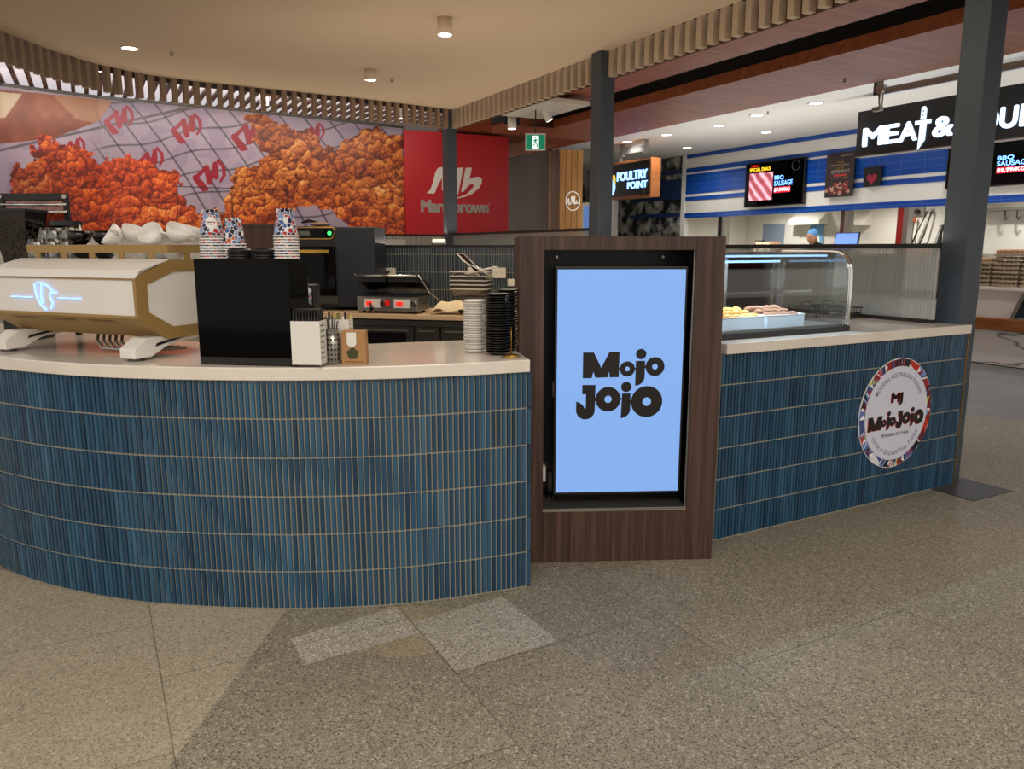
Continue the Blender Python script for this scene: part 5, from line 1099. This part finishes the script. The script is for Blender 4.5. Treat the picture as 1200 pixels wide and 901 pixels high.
# ================================================================== SHOP WALL SCREENS AND POSTERS (plane s=7.48)
def on7(px, py, s=7.4): return gp_(px, py, s, 0)
def wall_item(name, label, cat, px0, px1, z0, z1, th=.06):
    l0, l1 = on7(px0, 200)[0], on7(px1, 200)[0]; t = thing(name, label, cat, W(7.4, -l0, 0), SR); return t, l1-l0, l0
def menu(px0, px1, z0, z1, label, photo=True, tx=.52):
    t, w, l0 = wall_item('menu_screen', label, 'screen', px0, px1, z0, z1)
    h = z1-z0; MB().box(0, 0, z0, w, .06, z1, 0, .004).build('housing', M['black'], t); MB().box(.02, -.003, z0+.02, w-.02, 0, z1-.02).build('display_panel', M['gloss'], t)
    tx *= w
    text('BBQ', tx, z0+h*.56, tx+w*.15, z0+h*.66, -.005, mat('menu_blue', (150, 200, 255), emit=1.0), t, 'lettering', .018, .002); text('SAUSAGE', tx, z0+h*.44, tx+w*.30, z0+h*.545, -.005, MATS['menu_blue'], t, 'lettering', .018, .002)
    MB().box(tx, -.006, z0+h*.28, tx+w*.27, -.003, z0+h*.41).build('price_box', mat('price_red', (214, 30, 50), emit=.8), t); text('$9.99/KG', tx+.01, z0+h*.30, tx+w*.27-.01, z0+h*.385, -.008, mat('menu_white', (250, 240, 240), emit=.9), t, 'price', .01, .001)
    if photo:
        text('SPECIAL DEALS', w*.08, z0+h*.80, w*.44, z0+h*.875, -.005, mat('menu_yellow', (236, 214, 60), emit=.8), t, 'lettering', .02, .002); text('TODAY', w*.10, z0+h*.895, w*.24, z0+h*.945, -.005, mat('menu_red', (220, 40, 40), emit=.7), t, 'lettering', .02, .002)
        sm_ = mat('sausage_photo', (200, 120, 130), .4); nt, N, L, b = nodes(sm_); tc = N.new('ShaderNodeTexCoord'); wv = N.new('ShaderNodeTexWave'); wv.inputs['Scale'].default_value = 2.6; wv.inputs['Distortion'].default_value = 2.5; wv.bands_direction = 'DIAGONAL'
        r = ramp(nt, [(.1, (120, 20, 40)), (.45, (206, 70, 100)), (.75, (232, 180, 200)), (1, (250, 225, 235))]); L.new(tc.outputs['Object'], wv.inputs['Vector']); L.new(wv.outputs['Fac'], r.inputs[0]); L.new(r.outputs[0], b.inputs['Emission Color']); b.inputs['Emission Strength'].default_value = .8
        MB().box(w*.08, -.006, z0+h*.14, w*.49, -.003, z0+h*.76).build('sausage_photo', sm_, t)
        o = MB().lathe([(.10, 0), (.10, .004), (.085, .004), (.085, 0)], 24, T=Matrix.Translation((w*.86, -.002, z0+h*.84)) @ Matrix.Rotation(PI/2, 4, 'X')).build('round_emblem', M['dsteel'], t)
    return t
menu(874, 943, 2.215, 3.08, 'wide black menu screen with a sausage photo on the blue tiled wall')
menu(1109, 1160, 2.30, 2.93, 'dark menu screen edge showing left of the right post', True, .55)
l0 = on5(1160, 200)[0]
menu(1161, 1300, 2.30, 2.95, 'menu screen with BBQ SAUSAGE and price, right of the right post', False, .055)
t, w, l0 = wall_item('hanging_poster', 'brown meat poster reading OPENING on the blue tiled wall', 'poster', 968, 1001, 2.3, 3.07)
pbm = mat('poster_print', (44, 26, 26), .5)
MB().box(0, 0, 2.30, w, .015, 3.07).build('poster_sheet', pbm, t)
pc = mat('poster_cream', (226, 214, 196), .5); py_ = mat('poster_gold', (206, 170, 40), .5); pr = mat('poster_red', (190, 40, 44), .5)
for body, a, b_, z0, z1, m_ in (('UNDER', .38, .62, 2.885, 2.915, py_), ('NEW MANAGEMENT', .18, .82, 2.84, 2.87, pc), ('GRAND', .36, .64, 2.79, 2.82, py_), ('OPENING', .20, .84, 2.715, 2.775, pc), ('SATURDAY 10AM', .2, .8, 2.625, 2.645, pc), ('BUTCHER SHOP', .5, .95, 3.0, 3.025, pc)):
    text(body, w*a, z0, w*b_, z1, -.002, m_, t, 'lettering', .01, .001)
MB().box(w*.3, -.002, 2.66, w*.74, 0, 2.695).build('red_banner', pr, t)
random.seed(8)
mm = [mat('meat_red', (136, 44, 40), .6), mat('meat_dark', (84, 30, 30), .6), mat('meat_pale', (186, 140, 120), .6)]
mb = MB()
for k in range(34):
    x, z = random.uniform(.04, w-.06), random.uniform(2.36, 2.52+.05*random.random()); r_ = random.uniform(.025, .05); mb.plate([(x+r_*random.uniform(.7, 1.2)*math.cos(q*PI/4), z+r_*random.uniform(.6, 1)*math.sin(q*PI/4)) for q in range(8)], -.002-.0002*k/10, -.001, k % 3)
mb.build('meat_photo', mm, t)
t, w, l0 = wall_item('small_sign', 'small square black sign with a dark red heart on the blue tiles', 'sign', 1012.5, 1032.5, 2.44, 2.76)
MB().box(0, 0, 2.44, w, .05, 2.76, 0, .004).build('sign_box', M['black'], t)
cx_, cz_ = w/2, 2.57; k = .10; mb = MB(); mb.plate([(cx_+k*1.0*(16*math.sin(q)**3)/16, cz_+k*(13*math.cos(q)-5*math.cos(2*q)-2*math.cos(3*q)-math.cos(4*q))/16) for q in [i*2*PI/28 for i in range(28)]], -.004, 0); mb.build('heart', mat('heart_red', (120, 14, 36), emit=.5), t)
text('LOCALLY SOURCED', w*.15, 2.715, w*.85, 2.735, -.002, M['dsteel'], t, 'caption', 0, .001)
# pillars under the tiled band
for px0, px1, m_, lab, cp_lab in ((842, 846.5, M['black'], 'dark pillar under the blue band beside the walnut cabinet', 1), (985.5, 990, M['dwood'], 'dark pillar under the blue band behind the point of sale screen', 1), (1052, 1059, M['redp'], 'red enamel pillar under the blue band near the right post', 1)):
    l0, l1 = gp_(px0, 250, 7.5, 0)[0], gp_(px1, 250, 7.5, 0)[0]; t = thing('pillar', lab, 'pillar', W(7.5, -l0, 0), SR); w = l1-l0
    MB().box(0, 0, 0, w, .14, 2.06).build('front_panel', m_, t); MB().box(w, 0, 0, w+.09, .14, 2.06).build('steel_edge', M['steel'], t)
# ================================================================== BACK ROOM FITTINGS (s=9.5)
def on9(px, py): return gp_(px, py, 9.5, 0)
l0, l1 = on9(893, 270)[0], on9(938, 270)[0]; z1 = on9(915, 258)[1]
MBd = MB().box(l0-0, -.02, 0, l1, .0, z1, 0).box(l0+.05, -.03, 0, l0+(l1-l0)*.62, -.015, z1-.08, 1)
o = MBd.build('door_1', [M['shopw'], M['door']], None, W(9.5, 0), SR); o['kind'] = 'structure'
for (a, b_, lab) in ((935, 972, 'long pale wall hood behind the worker'), (992, 1022, 'pale sloping wall hood right of the dark pillar')):
    l0, l1 = on9(a, 260)[0], on9(b_, 260)[0]; zt1 = on9((a+b_)/2, 247)[1]
    t = thing('wall_hood', lab, 'hood', W(9.5, -l0, 0), SR); MB().prism([(0, zt1-.0), (-.32, zt1-.22), (-.32, zt1-.30), (0, zt1-.30)], 0, l1-l0, 0, X).build('hood_shell', M['cream'], t)
l0, l1 = on9(951, 260)[0], on9(967, 260)[0]; z0, z1 = on9(958, 284)[1], on9(958, 263)[1]
t = thing('wall_poster', 'small light blue poster behind the worker in the blue hairnet', 'poster', W(9.48, -l0, 0), SR); MB().box(0, -.01, z0-.1, l1-l0, 0, z1).build('poster_sheet', mat('poster_sky', (110, 170, 210), .6), t); MB().plate([(.08, z0), (l1-l0-.08, z0), (l1-l0-.14, z1-.15), (.2, z1-.08)], -.014, -.01).build('pale_figure_print', M['offwhite'], t)
# wall sockets with hanging cords
l0 = gp_(1063, 250, 9.5, 0)[0]; l1 = gp_(1084, 250, 9.5, 0)[0]; z0, z1 = on9(1070, 252)[1], on9(1070, 245)[1]
t = thing('socket_panel', 'grey wall socket panel with two orange plugs and hanging cords near the red pillar', 'socket panel', W(9.5, -l0, 0), SR); w = l1-l0
MB().box(0, -.05, z0-.03, w, 0, z1+.03, 0, .01).build('socket_box', M['steel'], t)
for i, xx in enumerate((w*.2, w*.7)):
    MB().cyl(0, 0, 0, .06, .045, 14, T=Matrix.Translation((xx, -.04, (z0+z1)/2)) @ Matrix.Rotation(PI/2, 4, 'X')).build('socket', M['black'], t); MB().ball((xx-.03, -.1, z0-.09), .035, .035, .05, 12).build('plug', mat('plug_orange', (226, 80, 40), .4), t)
    MB().tube([(xx-.03, -.1, z0-.12), (xx-.05, -.1, z0-.4), (xx-.02, -.08, z0-.8)], .016).build('cord', M['black'], t)
MB().tube([(w+.1, -.08, (z0+z1)/2), (w-.05, -.1, z0-.3), (w-.25, -.1, z0-.8)], .014).tube([(w+.18, -.08, (z0+z1)/2), (w+.08, -.1, z0-.4), (w-.1, -.1, z0-.8)], .014).build('cord', M['dsteel'], t)
MB().cyl(0, 0, 0, .05, .045, 14, T=Matrix.Translation((w+.14, -.02, (z0+z1)/2)) @ Matrix.Rotation(PI/2, 4, 'X')).build('socket', M['steel'], t)
# steel shelf and hooks right of the post
l0 = on9(1142, 250)[0]; l1 = on9(1300, 250)[0]; zz = on9(1190, 247)[1]
t = thing('steel_shelf', 'grey steel wall shelf with hooks right of the right post', 'shelf', W(9.5, -l0, 0), SR); MB().box(0, -.35, zz, l1-l0, 0, zz+.05).box(.2, -.35, zz+.05, .25, -.3, zz+.25).build('shelf_board', M['steel'], t)
for xx in (.7, .9): MB().tube([(xx, -.3, zz), (xx, -.3, zz-.12), (xx+.03, -.3, zz-.16), (xx+.05, -.3, zz-.11)], .012).build('hook', M['black'], t)
# ================================================================== BUTCHER COUNTERS
marble = mat('white_marble', (226, 224, 222), .2); nt, N, L, b = nodes(marble); tc = N.new('ShaderNodeTexCoord'); mp = N.new('ShaderNodeMapping'); mp.inputs['Rotation'].default_value = (0, .75, 0); mp.inputs['Scale'].default_value = (.45, 1.0, 1.9)
n1 = N.new('ShaderNodeTexNoise'); n1.inputs['Scale'].default_value = 1.3; n1.inputs['Detail'].default_value = 4; n1.inputs['Roughness'].default_value = .45; sb = N.new('ShaderNodeMath'); sb.operation = 'SUBTRACT'; sb.inputs[1].default_value = .5; ab = N.new('ShaderNodeMath'); ab.operation = 'ABSOLUTE'
r = ramp(nt, [(0, (120, 118, 124)), (.006, (176, 174, 178)), (.018, (228, 226, 226)), (1, (230, 228, 226))]); L.new(tc.outputs['Object'], mp.inputs[0]); L.new(mp.outputs[0], n1.inputs[0]); L.new(n1.outputs[0], sb.inputs[0]); L.new(sb.outputs[0], ab.inputs[0]); L.new(ab.outputs[0], r.inputs[0]); L.new(r.outputs[0], b.inputs['Base Color'])
t = sthing('butcher_counter', 'white marble butcher counter with a timber rail, right of the right post', 'counter', 5.0, 3.1); w = 7.7; bct = t
MB().box(0, .02, .012, w, .5, .90).build('marble_front', marble, t); MB().box(-.02, -.06, .43, w, .02, .575, 0, .01).build('timber_rail', M['timbrail'], t); MB().box(0, .03, 0, w, .5, .012).build('shadow_gap', M['black'], t)
o = MB().box(0, 0, 0, w, .9, .04, 0, .004).build('marble_worktop', M['offwhite'], None, W(4.98, 3.1, .90), SR); tag(o, 'pale worktop carrying the stacked egg trays', 'worktop')
t = sthing('meat_display_fridge', 'long white glass fronted meat fridge behind the reeded screen', 'display fridge', 5.0, 9.2); w = 6.05
MB().box(0, .02, .05, w, .9, .75).build('fridge_body', marble, t); MB().box(.0, .03, .75, w, .04, 1.26).build('front_glass', M['cglass'], t); MB().box(0, .1, .75, w, .85, .80).build('meat_deck', mat('meat_tray_red', (150, 70, 60), .6), t)
MB().box(0, 0, 1.26, w, .9, 1.32, 0, .004).build('fridge_top', M['steel'], t); MB().box(0, .86, .75, w, .9, 1.26).build('rear_panel', M['shopw'], t); MB().box(0, .05, 0, w, .85, .05).build('plinth', M['black'], t)
FT = 1.321
# egg trays
def egg_tray(loc, lab, grp, rz=SR, eggs=True, mesh={}):
    if 't' not in mesh:
        mb = MB(); n, m_ = 6, 5; mb.box(0, 0, 0, .30, .30, .012)
        for i in range(6):
            for j in range(6): mb.lathe([(.022, .012), (.014, .04), (.004, .046), (.001, .046)], 8, .025+i*.05, .025+j*.05)
        mb.box(-.004, -.004, .010, .304, 0, .022).box(-.004, .30, .010, .304, .304, .022).box(-.004, 0, .010, 0, .3, .022).box(.3, 0, .010, .304, .3, .022)
        mesh['t'] = mb.build('egg_tray', M['egg'])
        o = mesh['t']
    else: o = mesh['t'].copy(); C.objects.link(o)
    o.location = loc; o.rotation_euler = (0, 0, rz); tag(o, lab, 'egg tray', grp); return o
te = hs(887, 285, 5.3)[0]
em = None
def add_eggs(loc, rz, lab):
    global em
    if em is None:
        mb = MB()
        for i in range(6):
            for j in range(6): mb.ball((.025+i*.05, .025+j*.05, .04), .021, .021, .026, 8)
        em = mb.build('egg_layer', M['eggs'], None, loc, rz); o = em
    else: o = em.copy(); C.objects.link(o); o.location = loc; o.rotation_euler = (0, 0, rz)
    tag(o, lab, 'eggs', None, 'stuff')
for k in range(2): egg_tray(W(5.25, te, FT+.05+k*.05), f'grey egg tray on the fridge top beside the walnut cabinet, {"upper" if k else "lower"} one of two', 'egg trays on the fridge')
add_eggs(W(5.25, te, FT+.12), SR, 'layer of brown eggs in the upper tray on the fridge top')
o = MB().box(0, 0, 0, .34, .30, .05, 0, .004).build('tray_stand', M['offwhite'], None, W(5.25, te+.02, FT), SR); tag(o, 'low white stand under the egg trays on the fridge top', 'stand')
te2 = hs(857, 285, 5.3)[0]; egg_tray(W(5.25, te2, FT+.001), 'single grey egg tray on the fridge top nearest the walnut cabinet', 'egg trays on the fridge')
# stacked egg trays at the right
ta = hs(1162, 340, 5.2)[0]; tb = hs(1150, 340, 5.2)[0]
for r_, (tt, n, ht_, wl_) in enumerate(((ta, 8, .052, 'egg tower right of the right post'), (ta-.33, 8, .052, 'egg tower at the photo right edge'), (ta+.33, 6, .052, 'low egg tower touching the right post'))):
    for k in range(n): egg_tray(W(5.18, tt, .941+k*ht_), f'grey pulp egg tray, {"topmost" if k == n-1 else ("bottom" if k == 0 else "inside")} of the {wl_}' if k in (0, n-1) else f'grey pulp egg tray inside the {wl_}', 'egg trays in the '+wl_)
    add_eggs(W(5.18, tt, .941+(n-1)*ht_+.012), SR, 'layer of eggs on top of the '+wl_)
l0 = on5(1186, 370)[0]
bx_ = l0+3.1
MB().plate([(bx_, .585), (bx_+.05, .585), (bx_+.16, .885), (bx_+.11, .885)], -.05, .015).build('slanted_frame', M['steel'], bct); MB().plate([(bx_+.06, .60), (bx_+1.2, .60), (bx_+1.2, .88), (bx_+.165, .88)], -.03, .0).build('glass_pane', mat('counter_glass', (40, 52, 66), .08), bct)
# point of sale screens
def pos(px, py0, py1, w, lab, tilt, m_):
    a = gp_(px, py1, 5.35, 0); zb = FT; zt2 = gp_(px, py0, 5.35, 0)[1]
    t = thing('pos_terminal', lab, 'screen', W(5.35, -a[0], FT), SR+tilt); h = zt2-FT-.02
    bevel(MB().box(-.12, 0, 0, .12, .2, .02).build('base', M['black'], t), .004); MB().prism([(.03, .02), (.10, .02), (.09, h*.8), (.05, h*.8)], -.03, .03, 0, X).build('stand', M['black'], t)
    T = Matrix.Translation((0, 0, .05)) @ Matrix.Rotation(-.22, 4, 'X'); o = MB().box(-w/2, 0, .0, w/2, .03, h-.04, 0, .004, T).build('screen_housing', M['black'], t)
    MB().box(-w/2+.015, -.002, .015, w/2-.015, .0, h-.055, 0, 0, T).build('screen_face', m_, o); return t
pos(990, 271, 287, .38, 'dark point of sale terminal with a blue lit screen beside the worker', .12, mat('pos_blue', (84, 110, 200), .2, emit=.6))
pos(1094, 262, 284, .30, 'tilted dark terminal seen left of the right post', -.9, mat('pos_grey', (120, 124, 120), .25))
l0 = gp_(1062, 280, 5.4, 0)[0]; l1 = gp_(1094, 280, 5.4, 0)[0]
o = MB().box(0, 0, 0, l1-l0, .3, .06, 0, .004).build('cutting_board', M['orange'], None, W(5.4, -l0, FT), SR); tag(o, 'orange board lying on the fridge top near the red pillar', 'board')
for px, h, lab in ((868, .06, 'small black box on the fridge top left of the egg trays'), (884, .16, 'tall dark box standing behind the egg trays')):
    a = gp_(px, 280, 5.6, 0)[0]; o = bevel(MB().box(0, 0, 0, .13, .1, h+.05).build('counter_box', M['black'], None, W(5.62, -a, FT), SR)); tag(o, lab, 'box')
# ================================================================== WORKER
def skin_body(name, verts, edges, rad, m_, parent, lv=2):
    me = bpy.data.meshes.new(name); me.from_pydata(verts, edges, []); me.materials.append(m_); o = bpy.data.objects.new(name, me); C.objects.link(o); o.parent = parent
    sk = o.modifiers.new('skin', 'SKIN'); sk.use_smooth_shade = True
    for i, r_ in enumerate(rad): me.skin_vertices[0].data[i].radius = r_ if isinstance(r_, tuple) else (r_, r_)
    me.skin_vertices[0].data[0].use_root = True
    sb_ = o.modifiers.new('sub', 'SUBSURF'); sb_.levels = lv; sb_.render_levels = lv
    dg = bpy.context.evaluated_depsgraph_get(); m2 = bpy.data.meshes.new_from_object(o.evaluated_get(dg)); o.modifiers.clear(); o.data = m2
    for p_ in m2.polygons: p_.use_smooth = True
    return o
a = gp_(958.5, 284, 6.35, 0); zh_ = gp_(958.5, 280.5, 6.35, 0)[1]
t = thing('person', 'worker in a blue hairnet and dark shirt bending down behind the meat fridge', 'person', W(6.35, -a[0], 0), SR+math.radians(5))
# local frame: y away from viewer, x right ; bends towards the viewer-left
H0 = zh_+.03
V_ = [(.18, .25, .92), (.14, .18, 1.10), (.08, .08, 1.28), (.03, -.02, 1.40), (.0, -.07, 1.46), (-.01, -.12, H0-.02),
      (.06, .25, .86), (.05, .24, .48), (.05, .27, .08), (.04, .18, .04), (.30, .25, .86), (.30, .24, .48), (.31, .27, .08), (.30, .18, .04),
      (-.14, .0, 1.37), (-.22, -.08, 1.10), (-.18, -.28, 1.0), (.20, .0, 1.37), (.27, -.06, 1.10), (.18, -.28, 1.0)]
E_ = [(0, 1), (1, 2), (2, 3), (3, 4), (4, 5), (0, 6), (6, 7), (7, 8), (8, 9), (0, 10), (10, 11), (11, 12), (12, 13), (3, 14), (14, 15), (15, 16), (3, 17), (17, 18), (18, 19)]
R_ = [(.16, .12), (.15, .11), (.17, .12), (.10, .09), .055, .05, .09, .06, .045, .04, .09, .06, .045, .04, .06, .045, .032, .06, .045, .032]
skin_body('body', V_, E_, R_, M['dark_shirt'], t)
bm = bmesh.new(); bmesh.ops.create_uvsphere(bm, u_segments=32, v_segments=24, radius=1)
HS = (.078, .098, .115)
for v in bm.verts:
    c = v.co; x, y, z = c
    k = 1-.18*max(0, -z)**1.5; nx, ny, nz = x*k, y*(1-.10*max(0, -z)), z
    f_ = max(0, -y)
    ny -= .16*math.exp(-((x/.16)**2+((z+.12)/.20)**2))*(f_ > .5); ny += .06*math.exp(-(((abs(x)-.38)/.16)**2+((z-.10)/.12)**2))*(f_ > .3); ny -= .05*math.exp(-((x/.32)**2+((z+.50)/.08)**2))*(f_ > .3)
    v.co = Vector((nx*HS[0], ny*HS[1], nz*HS[2]))
me = bpy.data.meshes.new('head'); bm.to_mesh(me); bm.free(); me.materials.append(M['skin'])
for p_ in me.polygons: p_.use_smooth = True
ho = bpy.data.objects.new('head', me); C.objects.link(ho); ho.parent = t; ho.location = (-.02, -.14, H0); ho.rotation_euler = (.22, 0, -.1)
for sx in (-1, 1):
    MB().ball((sx*.03, -.084, .012), .011, .006, .006, 10).build('eye', M['black'], ho); MB().ball((sx*.078, .0, -.005), .01, .02, .03, 10).build('ear', M['skin'], ho); MB().box(sx*.03-.016, -.092, .030, sx*.03+.016, -.084, .036).build('eyebrow', M['black'], ho)
MB().ball((0, -.086, -.055), .022, .008, .006, 10).build('mouth', mat('lips', (150, 70, 66), .5), ho)
MB().ball((0, .028, .062), .090, .100, .078, 24).build('hairnet', M['hairnet'], ho)
for (hx, hy, hz_, sgn) in ((-.18, -.28, 1.0, 1), (.18, -.28, 1.0, -1)):
    vs = [(hx, hy, hz_), (hx+.01*sgn, hy-.05, hz_-.03), (hx+.02*sgn, hy-.09, hz_-.05)]; ed = [(0, 1), (1, 2)]; rd = [.03, .036, .034]
    for f in range(4): k0 = len(vs); bx = hx+.02*sgn+(f-1.5)*.019; ln = (.030, .036, .034, .027)[f]; vs += [(bx, hy-.10, hz_-.055), (bx, hy-.10-ln, hz_-.068), (bx, hy-.10-ln*1.7, hz_-.09)]; ed += [(2, k0), (k0, k0+1), (k0+1, k0+2)]; rd += [.010, .009, .008]
    k0 = len(vs); vs += [(hx+sgn*.04, hy-.045, hz_-.035), (hx+sgn*.055, hy-.075, hz_-.055)]; ed += [(1, k0), (k0, k0+1)]; rd += [.011, .009]
    skin_body('hand', vs, ed, rd, M['skin'], t, 1)
# ================================================================== SHOP CEILING LAMPS
rec = [(956, 121), (887, 135), (898, 155), (843, 147), (976, 162), (781, 158), (735, 166), (805, 173), (874, 178)]
nm_ = ['nearest the black butcher sign', 'second along the front row', 'middle of the rear row', 'third along the front row', 'above the brown poster', 'farther left along the front row', 'farthest left above the poultry sign', 'rear row near the far corner', 'above the wide menu screen']
for (px, py), lab in zip(rec, nm_):
    p = atz(px, py, 3.445); t = thing('recessed_downlight', f'recessed white lamp in the butcher shop ceiling, {lab}', 'ceiling light', (p.x, p.y, 3.440), 0, 'butcher shop ceiling lamps')
    MB().lathe([(.09, .0), (.12, .0), (.12, .008), (.09, .008)], 24).build('bezel', M['white'], t); MB().lathe([(.09, .003), (.001, .003)], 24).build('lamp', M['lamp2'], t)
    spot((p.x, p.y, 3.42), 60, (1, .97, .92), 150)
for s, tt in ((4.2, 2.5), (4.2, -.5), (6.4, 1.2), (6.4, -1.5), (4.2, -3.0), (6.4, 4.2)): spot(W(s, tt, 3.42), 60, (1, .97, .92), 150)
for s, tt in ((8.5, 9.5), (8.5, 7), (8.5, 4.5), (8.5, 2), (8.5, -1)): spot(W(s, tt, 2.46), 85, (1, .97, .92), 165)
for px, py, lab in ((900, 129, 'tiny sprinkler in the timber soffit above the shop'), (990, 91, 'tiny sprinkler in the timber soffit left of the steel bracket'), (749, 146, 'tiny sprinkler in the timber soffit near the poultry sign')):
    p = atz(px, py, 3.2); t = thing('sprinkler', lab, 'sprinkler', (p.x, p.y, 3.15)); MB().cyl(0, 0, 0, .035, .012, 12).build('nozzle', M['steel'], t); MB().cyl(0, 0, -.006, 0, .022, 12).build('deflector', M['steel'], t)
